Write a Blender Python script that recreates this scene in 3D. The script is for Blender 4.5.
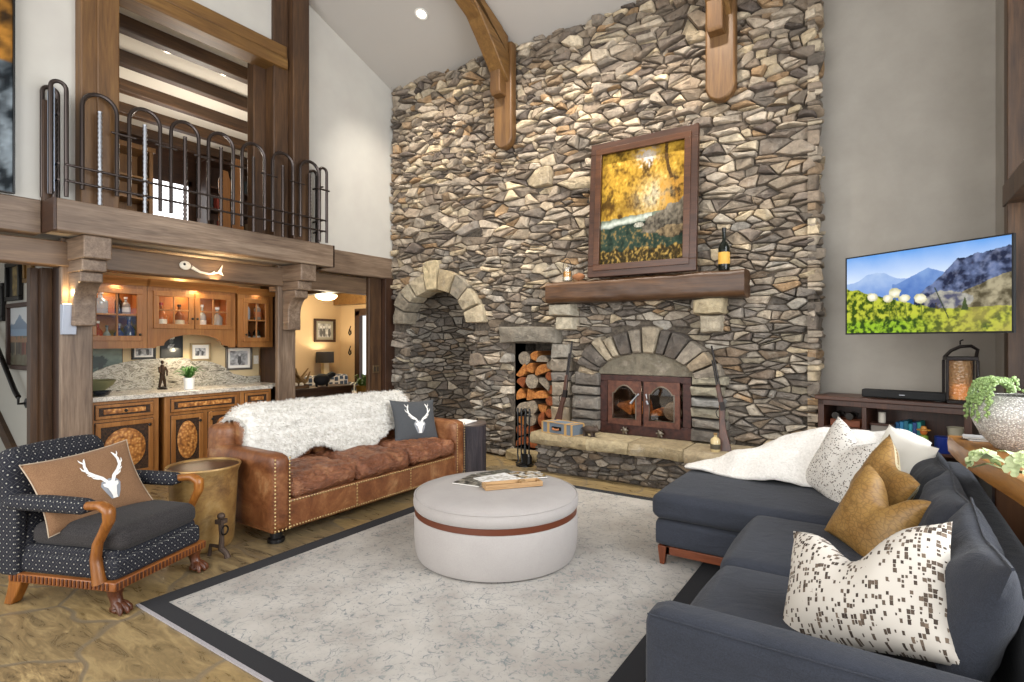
import bpy, bmesh, math, random
from mathutils import Vector, Matrix, Euler, noise
PI = math.pi
def R(d): return math.radians(d)
for o in list(bpy.data.objects): bpy.data.objects.remove(o, do_unlink=True)
S = bpy.context.scene
C = S.collection

# ---------------------------------------------------------------- camera, sky, lights, exposure
cam_d = bpy.data.cameras.new('camera'); cam = bpy.data.objects.new('camera', cam_d); C.objects.link(cam)
cam.location = (0, 0, 1.5); cam.rotation_euler = (R(90), 0, R(33.79))
cam_d.sensor_width = 36; cam_d.lens = 550/1024*36; cam_d.clip_start = .05
S.camera = cam
S.view_settings.view_transform = 'Standard'; S.view_settings.look = 'None'
S.view_settings.gamma = 1; S.view_settings.use_curve_mapping = False
S.view_settings.exposure = 0.32
W = bpy.data.worlds.new('sky'); S.world = W; W.use_nodes = True
bgn = W.node_tree.nodes['Background']
bgn.inputs[0].default_value = (.93, .97, 1.0, 1); bgn.inputs[1].default_value = 1.0
def area(name, loc, rot, sx, sy, power, col=(1, 1, 1), spread=180):
    l = bpy.data.lights.new(name, 'AREA'); l.shape = 'RECTANGLE'; l.size = sx; l.size_y = sy; l.energy = power; l.color = col; l.spread = R(spread)
    o = bpy.data.objects.new(name, l); C.objects.link(o); o.location = loc; o.rotation_euler = rot; return o
def point(name, loc, power, col=(1, .7, .4), r=.05):
    l = bpy.data.lights.new(name, 'POINT'); l.energy = power; l.color = col; l.shadow_soft_size = r
    o = bpy.data.objects.new(name, l); C.objects.link(o); o.location = loc; return o
def spot(name, loc, tgt, power, col, ang=80, blend=.6, r=.05):
    l = bpy.data.lights.new(name, 'SPOT'); l.energy = power; l.color = col; l.spot_size = R(ang); l.spot_blend = blend; l.shadow_soft_size = r
    o = bpy.data.objects.new(name, l); C.objects.link(o); o.location = loc
    o.rotation_euler = (Vector(tgt)-Vector(loc)).to_track_quat('-Z', 'Y').to_euler(); return o
# daylight of the tall window wall behind the camera and of the window on the right
area('daylight_rear_windows', (-2.6, -2.9, 2.9), (R(90), 0, 0), 6.4, 5.0, 290, (1, .98, .95))
area('daylight_side_window', (1.05, 3.0, 2.7), (R(90), 0, R(90)), 3.2, 3.6, 250, (.96, .98, 1))

# ceiling downlights above the frame washing the stone wall
for _x in (-5.3, -3.5, -2.6, -1.5): spot('wall_washer', (_x, 4.55, 5.70), (_x+.05, 5.95, 2.6), 230, (1, .93, .82), 75, .7, .05)
# ---------------------------------------------------------------- mesh helpers
def hx(h, a=1.0):
    h = h.lstrip('#'); r = []
    for i in (0, 2, 4):
        c = int(h[i:i+2], 16)/255
        r.append(c/12.92 if c <= .04045 else ((c+.055)/1.055)**2.4)
    return (r[0], r[1], r[2], a)

class MB:
    def __init__(s): s.v = []; s.f = []; s.c = []; s.col = None; s.m = []; s.mi = 0
    def add(s, vs, fs, M=None):
        b = len(s.v)
        for p in vs:
            p = Vector(p)
            s.v.append(tuple(M @ p) if M is not None else tuple(p)); s.c.append(s.col)
        for f in fs: s.f.append(tuple(b+i for i in f)); s.m.append(s.mi)
        return s
    def box(s, x0, x1, y0, y1, z0, z1, M=None):
        vs = [(x, y, z) for z in (z0, z1) for y in (y0, y1) for x in (x0, x1)]
        return s.add(vs, [(0, 2, 3, 1), (4, 5, 7, 6), (0, 1, 5, 4), (2, 6, 7, 3), (0, 4, 6, 2), (1, 3, 7, 5)], M)
    def prism(s, poly, axis, a0, a1, M=None):
        n = len(poly)
        def P(p, a):
            return (a, p[0], p[1]) if axis == 'x' else (p[0], a, p[1]) if axis == 'y' else (p[0], p[1], a)
        vs = [P(p, a0) for p in poly]+[P(p, a1) for p in poly]
        fs = [tuple(range(n))[::-1], tuple(range(n, 2*n))]+[(i, (i+1) % n, n+(i+1) % n, n+i) for i in range(n)]
        return s.add(vs, fs, M)
    def tube(s, pts, r, n=8, M=None, closed=False, flat=1.0):
        pts = [Vector(p) for p in pts]; k = len(pts)
        rs = r if isinstance(r, (list, tuple)) else [r]*k
        vs = []; up = None
        for i, p in enumerate(pts):
            if closed: t = (pts[(i+1) % k]-pts[i-1])
            else: t = pts[min(i+1, k-1)]-pts[max(i-1, 0)]
            t.normalize()
            if up is None:
                up = Vector((0, 0, 1)) if abs(t.z) < .9 else Vector((1, 0, 0))
            a = t.cross(up)
            if a.length < 1e-6: a = t.orthogonal()
            a.normalize(); b = a.cross(t).normalized(); up = b
            for j in range(n):
                th = 2*PI*j/n
                vs.append(p+(a*math.cos(th)+b*math.sin(th)*flat)*rs[i])
        fs = []
        for i in range(k if closed else k-1):
            i2 = (i+1) % k
            for j in range(n):
                j2 = (j+1) % n
                fs.append((i*n+j, i*n+j2, i2*n+j2, i2*n+j))
        if not closed:
            fs.append(tuple(range(n))[::-1]); fs.append(tuple((k-1)*n+j for j in range(n)))
        return s.add(vs, fs, M)
    def lathe(s, prof, c=(0, 0, 0), n=24, M=None, sx=1, sy=1):
        vs = []; fs = []; k = len(prof)
        for (r, z) in prof:
            r = max(r, 1e-4)
            for j in range(n):
                th = 2*PI*j/n
                vs.append((c[0]+r*math.cos(th)*sx, c[1]+r*math.sin(th)*sy, c[2]+z))
        for i in range(k-1):
            for j in range(n):
                j2 = (j+1) % n
                fs.append((i*n+j, i*n+j2, (i+1)*n+j2, (i+1)*n+j))
        fs.append(tuple(range(n))[::-1]); fs.append(tuple((k-1)*n+j for j in range(n)))
        return s.add(vs, fs, M)
    def grid(s, fn, nu, nv, M=None, cfn=None):
        vs = []; fs = []
        b = len(s.v)
        for i in range(nu+1):
            for j in range(nv+1): vs.append(fn(i/nu, j/nv))
        for i in range(nu):
            for j in range(nv):
                a = i*(nv+1)+j
                fs.append((a, a+nv+1, a+nv+2, a+1))
        s.add(vs, fs, M)
        if cfn:
            for i in range(nu+1):
                for j in range(nv+1): s.c[b+i*(nv+1)+j] = cfn(i/nu, j/nv)
        return s
    def sphere(s, c, r, n=12, M=None):
        rx, ry, rz = r if isinstance(r, (tuple, list)) else (r, r, r)
        prof = [(math.sin(PI*i/n), -math.cos(PI*i/n)) for i in range(n+1)]
        MM = Matrix.Translation(c) @ Matrix.Diagonal((rx, ry, rz, 1))
        if M is not None: MM = M @ MM
        return s.lathe(prof, n=n*2, M=MM)
    def strip(s, pts, ws, nrm, M=None):          # flat ribbon along pts, across the plane normal nrm
        pts = [Vector(p) for p in pts]; vs = []; fs = []; k = len(pts); nrm = Vector(nrm)
        for i, p in enumerate(pts):
            t = (pts[min(i+1, k-1)]-pts[max(i-1, 0)]).normalized(); a = t.cross(nrm).normalized()
            vs += [p+a*ws[i]/2, p-a*ws[i]/2]
        for i in range(k-1): fs.append((2*i, 2*i+1, 2*i+3, 2*i+2))
        return s.add(vs, fs, M)

def mesh_obj(name, mb, mat, parent=None, loc=None, rz=0, bev=0, seg=2, smooth=40, fix=True, weld=0, sub=0):
    me = bpy.data.meshes.new(name)
    me.from_pydata(mb.v, [], mb.f)
    mats = mat if isinstance(mat, (list, tuple)) else [mat]
    for m in mats: me.materials.append(m)
    if len(mats) > 1: me.polygons.foreach_set('material_index', mb.m)
    if any(c is not None for c in mb.c):
        at = me.color_attributes.new('Col', 'FLOAT_COLOR', 'POINT')
        flat = []
        for c in mb.c:
            c = c or (.5, .5, .5, 1); flat += [c[0], c[1], c[2], 1]
        at.data.foreach_set('color', flat)
    if fix or weld:
        bm = bmesh.new(); bm.from_mesh(me)
        if weld: bmesh.ops.remove_doubles(bm, verts=bm.verts, dist=weld)
        if fix: bmesh.ops.recalc_face_normals(bm, faces=bm.faces)
        bm.to_mesh(me); bm.free()
    me.update()
    # surface coordinates in metres, by the face's main direction
    at = me.attributes.new('st', 'FLOAT_VECTOR', 'CORNER'); buf = [0.0]*(3*len(me.loops))
    for p in me.polygons:
        nx, ny, nz = abs(p.normal.x), abs(p.normal.y), abs(p.normal.z)
        for li in p.loop_indices:
            co = me.vertices[me.loops[li].vertex_index].co
            if nx >= ny and nx >= nz: a, b = co.y, co.z
            elif ny >= nz: a, b = co.x, co.z
            else: a, b = co.x, co.y
            buf[3*li] = a; buf[3*li+1] = b
    at.data.foreach_set('vector', buf)
    if smooth:
        me.polygons.foreach_set('use_smooth', [True]*len(me.polygons))
        me.set_sharp_from_angle(angle=R(smooth))
    o = bpy.data.objects.new(name, me); C.objects.link(o)
    if loc is not None: o.location = loc
    o.rotation_euler = (0, 0, rz)
    if parent is not None: o.parent = parent
    if bev:
        b = o.modifiers.new('bevel', 'BEVEL'); b.width = bev; b.segments = seg; b.limit_method = 'ANGLE'; b.angle_limit = R(50)
    if sub:
        b = o.modifiers.new('subsurf', 'SUBSURF'); b.levels = sub; b.render_levels = sub
    return o
part = mesh_obj
def tag(o, label, cat, group=None):
    o['label'] = label; o['category'] = cat
    if group: o['group'] = group
    return o
def thing(name, label, cat, loc=(0, 0, 0), rz=0, group=None, rot=None):
    o = bpy.data.objects.new(name, None); C.objects.link(o); o.location = loc
    o.rotation_euler = rot if rot else (0, 0, rz); o.empty_display_size = .1
    return tag(o, label, cat, group)
def single(name, label, cat, mb, mat, loc=(0, 0, 0), rz=0, group=None, **k):
    return tag(mesh_obj(name, mb, mat, None, loc, rz, **k), label, cat, group)
def struct(name, mb, mat, parent=None, **k):
    o = mesh_obj(name, mb, mat, parent, **k)
    if parent is None: o['kind'] = 'structure'
    return o
def dup(root, loc, rz=None, label=None, group=None):
    r = root.copy(); C.objects.link(r); r.location = loc
    if rz is not None: r.rotation_euler = (0, 0, rz)
    if label: r['label'] = label
    if group: r['group'] = group
    for ch in list(root.children):
        c = ch.copy(); C.objects.link(c); c.parent = r
        for g in ch.children:
            d = g.copy(); C.objects.link(d); d.parent = c
    return r
def nz(x, y=0, z=0, s=1.0): return noise.noise(Vector((x*s, y*s, z*s)))

# ---------------------------------------------------------------- materials
class N:
    def __init__(s, name, rough=.6, metal=0, **k):
        s.m = bpy.data.materials.new(name); s.m.use_nodes = True; s.nt = s.m.node_tree
        s.b = s.nt.nodes['Principled BSDF']; s.b.inputs['Roughness'].default_value = rough; s.b.inputs['Metallic'].default_value = metal
        for q, v in k.items(): s.b.inputs[q.replace('_', ' ')].default_value = v
    def n(s, t): return s.nt.nodes.new('ShaderNode'+t)
    def l(s, a, b): s.nt.links.new(a, b)
    def co(s, kind='Object', scale=(1, 1, 1), rot=(0, 0, 0)):
        mp = s.n('Mapping'); mp.inputs['Scale'].default_value = scale; mp.inputs['Rotation'].default_value = rot
        if kind in ('st', 'Col'):
            a = s.n('Attribute'); a.attribute_name = kind; s.l(a.outputs['Vector'], mp.inputs[0])
        else:
            a = s.n('TexCoord'); s.l(a.outputs[kind], mp.inputs[0])
        return mp.outputs[0]
    def col(s):
        a = s.n('Attribute'); a.attribute_name = 'Col'; return a.outputs['Color']
    def noise(s, v, scale=5, det=4, rough=.55, dist=0):
        t = s.n('TexNoise'); t.inputs['Scale'].default_value = scale; t.inputs['Detail'].default_value = det
        t.inputs['Roughness'].default_value = rough; t.inputs['Distortion'].default_value = dist
        s.l(v, t.inputs['Vector']); return t.outputs['Fac']
    def vor(s, v, scale=5, feature='F1', dist='EUCLIDEAN', rnd=1, dim='3D', out='Distance'):
        t = s.n('TexVoronoi'); t.voronoi_dimensions = dim; t.feature = feature
        if feature != 'DISTANCE_TO_EDGE': t.distance = dist
        t.inputs['Scale'].default_value = scale; t.inputs['Randomness'].default_value = rnd
        s.l(v, t.inputs['Vector']); return t.outputs[out]
    def ramp(s, f, st, interp='LINEAR'):
        t = s.n('ValToRGB'); t.color_ramp.interpolation = interp
        el = t.color_ramp.elements
        while len(el) < len(st): el.new(.5)
        for e, (p, c) in zip(el, st):
            e.position = p; e.color = hx(c) if isinstance(c, str) else c if isinstance(c, tuple) else (c, c, c, 1)
        s.l(f, t.inputs[0]); return t.outputs[0]
    def mix(s, f, a, b, bl='MIX'):
        t = s.n('Mix'); t.data_type = 'RGBA'; t.blend_type = bl
        for sock, v in ((t.inputs[0], f), (t.inputs[6], a), (t.inputs[7], b)):
            if isinstance(v, str): sock.default_value = hx(v)
            elif isinstance(v, (int, float, tuple)): sock.default_value = v
            else: s.l(v, sock)
        return t.outputs[2]
    def math(s, op, a, b=0.0):
        t = s.n('Math'); t.operation = op
        for i, v in enumerate((a, b)):
            if isinstance(v, (int, float)): t.inputs[i].default_value = v
            else: s.l(v, t.inputs[i])
        return t.outputs[0]
    def vadd(s, a, b, k):
        t = s.n('VectorMath'); t.operation = 'MULTIPLY_ADD'
        s.l(b, t.inputs[0]); t.inputs[1].default_value = (k, k, k); s.l(a, t.inputs[2]); return t.outputs[0]
    def base(s, c):
        if isinstance(c, str): s.b.inputs['Base Color'].default_value = hx(c)
        elif isinstance(c, tuple): s.b.inputs['Base Color'].default_value = c
        else: s.l(c, s.b.inputs['Base Color'])
        return s
    def rough(s, f): s.l(f, s.b.inputs['Roughness']); return s
    def bump(s, h, st=.3, d=.01):
        t = s.n('Bump'); t.inputs['Strength'].default_value = st; t.inputs['Distance'].default_value = d
        s.l(h, t.inputs['Height']); s.l(t.outputs[0], s.b.inputs['Normal']); return s
def plain(name, c, rough=.5, metal=0, **k): return N(name, rough, metal, **k).base(c).m
def wood(name, cols, axis='y', scale=1.0, rough=.5, bump=.25, knots=True):
    m = N(name, rough); a, b = 1.2*scale, 16*scale
    sc = {'x': (a, b, b), 'y': (b, a, b), 'z': (b, b, a)}[axis]
    v = m.co('Object', sc); f = m.noise(v, 1.0, 6, .6, .6)
    g = m.noise(m.co('Object', tuple(q*4 for q in sc)), 1.0, 3, .6, .2)
    c = m.ramp(f, [(.25, cols[0]), (.5, cols[1]), (.75, cols[2])])
    c = m.mix(.35, c, m.ramp(g, [(.3, cols[0]), (.7, cols[2])]), 'MIX')
    big = m.noise(m.co('Object', tuple(q*.12 if q > 5 else q*.8 for q in sc)), 1.0, 2)
    c = m.mix(m.ramp(big, [(.35, 0.0), (.75, .7)]), c, cols[0], 'MIX')
    m.base(c); m.bump(m.mix(.5, f, g), bump, .006); return m.m
def fabric(name, c1, c2, scale=400, rough=.95, bump=.25, big=None):
    m = N(name, rough, Sheen_Weight=.04); v = m.co('Object')
    f = m.noise(v, scale, 2); c = m.mix(m.ramp(f, [(.35, 0.0), (.65, 1.0)]), c1, c2)
    if big:
        c = m.mix(m.ramp(m.noise(v, big[0], 3), [(.4, 0.0), (.7, big[2])]), c, big[1])
    m.base(c); m.bump(f, bump, .002); return m.m
def glassy(name, tint=(1, 1, 1, 1), gloss=.09, rough=.02):
    m = N(name); nt = m.nt; nt.nodes.remove(m.b); out = nt.nodes['Material Output']
    t = m.n('BsdfTransparent'); t.inputs[0].default_value = tint; g = m.n('BsdfGlossy'); g.inputs['Roughness'].default_value = rough
    lw = m.n('LayerWeight'); lw.inputs[0].default_value = .25
    k = m.math('ADD', m.math('MULTIPLY', lw.outputs['Fresnel'], .6), gloss*.3)
    mx = m.n('MixShader'); m.l(k, mx.inputs[0]); m.l(t.outputs[0], mx.inputs[1]); m.l(g.outputs[0], mx.inputs[2]); m.l(mx.outputs[0], out.inputs[0])
    return m.m
def glow(name, c, st):
    return N(name, .5, Emission_Color=hx(c), Emission_Strength=st).base(c).m

M = {}
M['white'] = N('painted_plaster', .9); _v = M['white'].co('Object')
M['white'] = M['white'].base(M['white'].ramp(M['white'].noise(_v, 3, 3), [(.3, '#bfbbb4'), (.7, '#c6c3bb')])).bump(M['white'].noise(_v, 60, 3), .05, .003).m
M['ceil'] = plain('ceiling_paint', '#b3aea8', .95)
_m = N('grey_plaster', .85); _v = _m.co('Object')
M['grey'] = _m.base(_m.ramp(_m.noise(_v, 2.2, 5, .6), [(.3, '#958f86'), (.7, '#a39d94')])).bump(_m.noise(_v, 25, 4), .08, .004).m
M['tan'] = plain('tan_plaster', '#c9b48c', .9)
M['tan2'] = plain('warm_plaster', '#c0a682', .9)
M['hall'] = plain('hall_plaster', '#b9b6ad', .9)
TB = ('#2a1b13', '#4f3724', '#775636')
M['timY'] = wood('stained_timber_y', TB, 'y'); M['timZ'] = wood('stained_timber_z', TB, 'z'); M['timX'] = wood('stained_timber_x', TB, 'x')
TA = ('#5d402a', '#80603f', '#9c7c55')
M['amberY'] = wood('amber_timber_y', ('#513618', '#765229', '#93703c'), 'y'); M['amberZ'] = wood('amber_timber_z', ('#4a311a', '#6b4a28', '#8a6638'), 'z')
TW = ('#4a392d', '#7d6754', '#a8937e')
M['wthY'] = wood('weathered_timber_y', TW, 'y'); M['wthZ'] = wood('weathered_timber_z', TW, 'z'); M['wthX'] = wood('weathered_timber_x', TW, 'x')
M['darkY'] = wood('dark_timber_y', ('#22140d', '#3a2417', '#523420'), 'y'); M['darkZ'] = wood('dark_timber_z', ('#22140d', '#3a2417', '#523420'), 'z')
M['darkX'] = wood('dark_timber_x', ('#22140d', '#3a2417', '#523420'), 'x')
M['pineY'] = wood('honey_pine_y', ('#784a22', '#a06a36', '#bd8548'), 'y', rough=.4, bump=.1)
M['pineZ'] = wood('honey_pine_z', ('#784a22', '#a06a36', '#bd8548'), 'z', rough=.4, bump=.1)
M['iron'] = plain('dark_iron', '#2a2625', .45, .8)
M['rail'] = N('wrought_steel', .35, .85).base('#4b4340').m
M['black'] = plain('black_paint', '#0d0d0e', .4)
M['blackmat'] = plain('matte_black', '#121213', .8)
M['glass'] = glassy('clear_glass')
M['plate'] = plain('steel_plate', '#a3b0c2', .35, .3)
M['steel'] = plain('steel', '#9a9da3', .42, .8)
# stone: each stone brings its own colour, nodes add mineral mottling and rust
def stone_mat(name, rust=.35):
    m = N(name, .88); v = m.co('Object'); c = m.col()
    f = m.noise(v, 14, 8, .65, .4); g = m.noise(v, 3.5, 5, .6, .3); h = m.noise(v, 60, 4, .6)
    c = m.mix(.8, c, m.ramp(f, [(.25, (.38, .36, .34, 1)), (.5, (.92, .92, .90, 1)), (.75, (1.45, 1.44, 1.4, 1))]), 'MULTIPLY')
    c = m.mix(m.ramp(g, [(.52, 0.0), (.72, rust)]), c, '#7d6144')
    c = m.mix(m.ramp(m.noise(v, 5.2, 6, .7), [(.56, 0.0), (.7, .5)]), c, '#b5ab9c')
    m.base(c); m.bump(m.mix(.4, f, h), 1.0, .03); return m.m
M['stone'] = stone_mat('ledge_stone', .25)
M['sandst'] = stone_mat('sandstone', .15)
M['mortar'] = N('mortar', .95); _v = M['mortar'].co('Object')
M['mortar'] = M['mortar'].base(M['mortar'].ramp(M['mortar'].noise(_v, 30, 4), [(.3, '#3a332c'), (.7, '#6b6155')])).m
# ---------------------------------------------------------------- the stone masonry generator
PAL = ['#8d8172', '#a0927f', '#776c61', '#b3a48c', '#6a625a', '#94897c', '#a89c8d', '#8f7b64', '#b9aa90', '#5f5650', '#86796b', '#c0b39d', '#7d7268', '#9a8062', '#8a7c6c', '#b0a493', '#9c9183', '#81786e', '#ada294', '#756a5e']
PAL_LO = ['#857e76', '#989085', '#6f6861', '#a89f92', '#625c56', '#827a71', '#99907f', '#857767', '#6e665f', '#b3aa9c', '#7a6a59', '#8b857e', '#78726c', '#9a958d']
def clipconv(poly, px, py, nx, ny):                # keep the side where (p-P).n <= 0
    out = []; k = len(poly)
    for i in range(k):
        a = poly[i]; b = poly[(i+1) % k]
        da = (a[0]-px)*nx+(a[1]-py)*ny; db = (b[0]-px)*nx+(b[1]-py)*ny
        if da <= 0: out.append(a)
        if (da < 0 < db) or (db < 0 < da):
            t = da/(da-db); out.append((a[0]+(b[0]-a[0])*t, a[1]+(b[1]-a[1])*t))
    return out
def add_stone(mb, poly, mapf, D, rng, col, tilt=.12, base=-.05, rough=.012):
    # soften the corners, then raise rings to an uneven split face
    k = len(poly)
    if k < 3: return
    pts = []
    for i in range(k):
        a = poly[i]; b = poly[(i+1) % k]; L = math.hypot(b[0]-a[0], b[1]-a[1])
        if L < .012: pts.append(((a[0]+b[0])/2, (a[1]+b[1])/2)); continue
        q = min(.22, .009/L) if L > 0 else .22
        pts.append((a[0]+(b[0]-a[0])*q, a[1]+(b[1]-a[1])*q))
        if L > .16:
            j = rng.uniform(-.008, .004); nxx, nyy = (b[1]-a[1])/L, -(b[0]-a[0])/L
            pts.append(((a[0]+b[0])/2+nxx*j, (a[1]+b[1])/2+nyy*j))
        pts.append((b[0]-(b[0]-a[0])*q, b[1]-(b[1]-a[1])*q))
    n = len(pts)
    cu = sum(p[0] for p in pts)/n; cv = sum(p[1] for p in pts)/n
    rad = min(max(p[0] for p in pts)-min(p[0] for p in pts), max(p[1] for p in pts)-min(p[1] for p in pts))/2
    if rad < .008: return
    tu, tv = rng.gauss(0, tilt), rng.gauss(0, tilt)
    sd = rng.uniform(0, 100)
    mb.col = col
    vs = []
    for (ins, dd) in ((0, None), (.002, .6), (.006, .9), (.015, 1.0), (rad*.6, 1.04)):
        s = max(.12, 1-ins/rad)
        for (u, v) in pts:
            uu, vv = cu+(u-cu)*s, cv+(v-cv)*s
            if dd is None: d = base
            else:
                d = D*dd+(tu*(uu-cu)+tv*(vv-cv))*dd+noise.noise(Vector((uu*9+sd, vv*9, sd)))*rough*1.6*dd+rng.uniform(-1, 1)*rough*.35*dd
            vs.append(mapf(uu, vv, d))
    vs.append(mapf(cu, cv, D*1.08+rng.uniform(-.5, .5)*rough))
    fs = []
    for r in range(4):
        for i in range(n):
            j = (i+1) % n; fs.append((r*n+i, r*n+j, (r+1)*n+j, (r+1)*n+i))
    for i in range(n): fs.append((4*n+i, 4*n+(i+1) % n, 5*n))
    mb.add(vs, fs)
def shade(c, f): return (c[0]*f*1.10, c[1]*f*1.07, c[2]*f*1.04, 1)
def masonry(mb, u0, u1, v0, v1, keep, mapf, seed, mw=.26, mh=.095, big=.05, gap=.006, dep=(.03, .10), pal=None, jv=.30, asp=.40, tilt=.16, extra=None, split=.38):
    rng = random.Random(seed); seeds = []
    v = v0
    while v < v1:
        h = mh*rng.choice((.55, .7, .85, 1, 1.15, 1.4, 1.75)); u = u0-rng.uniform(0, mw); w = v+h/2
        while u < u1+mw*.5:
            s = mw*h**.5/mh**.5*rng.uniform(.45, 1.6); u += s
            seeds.append((u-s/2, w+rng.gauss(0, jv)*h, 0))
        v += h
    bigs = []
    for sd in seeds:
        if rng.random() < big*.25 and u0 < sd[0] < u1 and v0 < sd[1] < v1: bigs.append((sd[0], sd[1], rng.uniform(.10, .19), rng.choice((.8, 1.2, 1.8))))
    for (bx, by, br, ba) in list(bigs):
        seeds = [q for q in seeds if ((q[0]-bx)/(br*ba))**2+((q[1]-by)/(br*.85))**2 > 1]
        seeds.append((bx, by, 1))
    cell = .35; grid = {}
    for i, q in enumerate(seeds): grid.setdefault((int(q[0]//cell), int(q[1]//cell)), []).append(i)
    cnt = 0
    for i, q in enumerate(seeds):
        if not (u0-.02 <= q[0] <= u1+.02 and v0-.02 <= q[1] <= v1+.02): continue
        poly = [(u0, v0), (u1, v0), (u1, v1), (u0, v1)]
        gx, gy = int(q[0]//cell), int(q[1]//cell); nb = []
        for a in (-2, -1, 0, 1, 2):
            for b in (-2, -1, 0, 1, 2):
                for j in grid.get((gx+a, gy+b), ()):
                    if j != i:
                        r = seeds[j]; nb.append((((r[0]-q[0])*asp)**2+(r[1]-q[1])**2, r))
        nb.sort(key=lambda t: t[0])
        for d2, r in nb[:34]:
            dx, dy = (r[0]-q[0])*asp*asp, r[1]-q[1]; L = math.hypot(dx, dy)
            if L < 1e-6: continue
            nx, ny = dx/L, dy/L; g = gap*rng.uniform(.25, .75)
            poly = clipconv(poly, (q[0]+r[0])/2-nx*g, (q[1]+r[1])/2-ny*g, nx, ny)
            if len(poly) < 3: break
        if len(poly) < 3: continue
        cu = sum(p[0] for p in poly)/len(poly); cv = sum(p[1] for p in poly)/len(poly)
        if not keep(cu, cv): continue
        if extra: poly = extra(poly, cu, cv)
        if len(poly) < 3: continue
        us = [p[0] for p in poly]; vs2 = [p[1] for p in poly]; hh = max(vs2)-min(vs2)
        pieces = [poly]
        for _ in range(2):                             # break some stones into thin ledges and offcuts
            nxt = []
            for pl_ in pieces:
                ww = max(p[0] for p in pl_)-min(p[0] for p in pl_); h3 = max(p[1] for p in pl_)-min(p[1] for p in pl_)
                if h3 > .085 and rng.random() < split: 
                    a_ = PI/2+rng.gauss(0, .22); o_ = rng.uniform(-.2, .2)*h3
                elif ww > .24 and rng.random() < split*.8: 
                    a_ = rng.gauss(0, .35); o_ = rng.uniform(-.2, .2)*ww
                else: nxt.append(pl_); continue
                mx_ = sum(p[0] for p in pl_)/len(pl_)+o_*math.cos(a_); my_ = sum(p[1] for p in pl_)/len(pl_)+o_*math.sin(a_); g = gap*.5
                nxt.append(clipconv(pl_, mx_-g*math.cos(a_), my_-g*math.sin(a_), math.cos(a_), math.sin(a_)))
                nxt.append(clipconv(pl_, mx_+g*math.cos(a_), my_+g*math.sin(a_), -math.cos(a_), -math.sin(a_)))
            pieces = nxt
        for pl_ in pieces:
            if len(pl_) < 3: continue
            c = hx(rng.choice(pal(cu, cv) if callable(pal) else (pal or PAL))); f = rng.uniform(.76, 1.24)
            add_stone(mb, pl_, mapf, rng.uniform(*dep), rng, shade(c, f), tilt)
            cnt += 1
    return cnt

# ---------------------------------------------------------------- the room
XL, YB, YG, XR = -6.15, 5.90, 6.20, .82            # left wall, stone face, grey wall, right wall
fl = N('flagstone_floor', .32)
v = fl.co('Object'); vd = fl.vadd(v, fl.n('TexNoise').outputs['Color'], .0)
tn = fl.n('TexNoise'); tn.inputs['Scale'].default_value = 2.2; fl.l(v, tn.inputs['Vector'])
vd = fl.vadd(v, tn.outputs['Color'], .35)
edge = fl.vor(vd, 1.55, 'DISTANCE_TO_EDGE', dim='2D'); cellc = fl.vor(vd, 1.55, 'F1', dim='2D', out='Color')
ln = fl.noise(fl.co('Object', (1.2, 5, 1), (0, 0, R(32))), 3.0, 9, .68, 1.4)
c = fl.ramp(ln, [(.26, '#2f281e'), (.40, '#67563c'), (.52, '#98805a'), (.63, '#bfa575'), (.76, '#615a49')])
sep = fl.n('SeparateColor'); fl.l(cellc, sep.inputs[0])
c = fl.mix(fl.math('MULTIPLY', sep.outputs[0], .55), c, '#5d584c'); c = fl.mix(fl.math('MULTIPLY', sep.outputs[1], .4), c, '#a98d58')
c = fl.mix(fl.ramp(edge, [(.012, 1.0), (.03, 0.0)]), c, '#7b6d57')
fl.base(c); fl.rough(fl.ramp(ln, [(.3, .22), (.7, .45)])); fl.bump(fl.mix(.5, ln, fl.ramp(edge, [(.0, 0.0), (.04, 1.0)])), .35, .01)
M['floor'] = fl.m
struct('floor', MB().box(-10.2, 2.0, -3.2, 7.8, -.12, 0), M['floor'])
# stone chimney wall: mortar core with openings, stones over it
NX, NS, NR, NRY = -5.24, 1.74, .60, .50              # arched niche: centre, spring, half width, rise
LX0, LX1, LZ0, LZ1 = -3.93, -3.37, .12, 1.47         # log niche
FX, FW, FZ0, FZ1 = -2.16, .53, .45, 1.13             # firebox opening
def in_arch(u, v, g=0):
    if abs(u-NX) > NR+g: return False
    if v <= NS: return True
    return ((u-NX)/(NR+g))**2+((v-NS)/(NRY+g))**2 < 1
def fire_arch(u, v, g):                              # segmental arch over the firebox
    return ((u-FX)/(FW+g))**2+((max(v-1.10, 0))/(.29+g))**2 < 1 if v > 1.10 else abs(u-FX) < FW+g
TOP = 5.36
core = MB()
yb0, yb1 = YB+.045, YB+.30
def slab(x0, x1, z0, z1): core.box(x0, x1, yb0, yb1, z0, z1)
NC = NR+.08
slab(-6.15, NX-NC, 0, TOP); slab(NX+NC, LX0, 0, TOP); slab(LX0, LX1, LZ1, TOP); slab(LX0, LX1, 0, LZ0)
slab(LX1, FX-FW, 0, TOP); slab(FX-FW, FX+FW, 1.36, TOP); slab(FX-FW, FX+FW, 0, FZ0); slab(FX+FW, -.52, 0, TOP)
ring = [(NX+NC*math.cos(PI*i/16), NS+(NRY+.08)*math.sin(PI*i/16)) for i in range(17)]
core.prism([(NX+NC, TOP)]+[(NX+NC, NS)]+ring[1:9]+[(NX, TOP)], 'y', yb0, yb1)
core.prism([(NX-NC, NS), (NX-NC, TOP), (NX, TOP)]+ring[8:16], 'y', yb0, yb1)
wall_back = struct('wall_back', core, M['mortar'], smooth=0)
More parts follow.
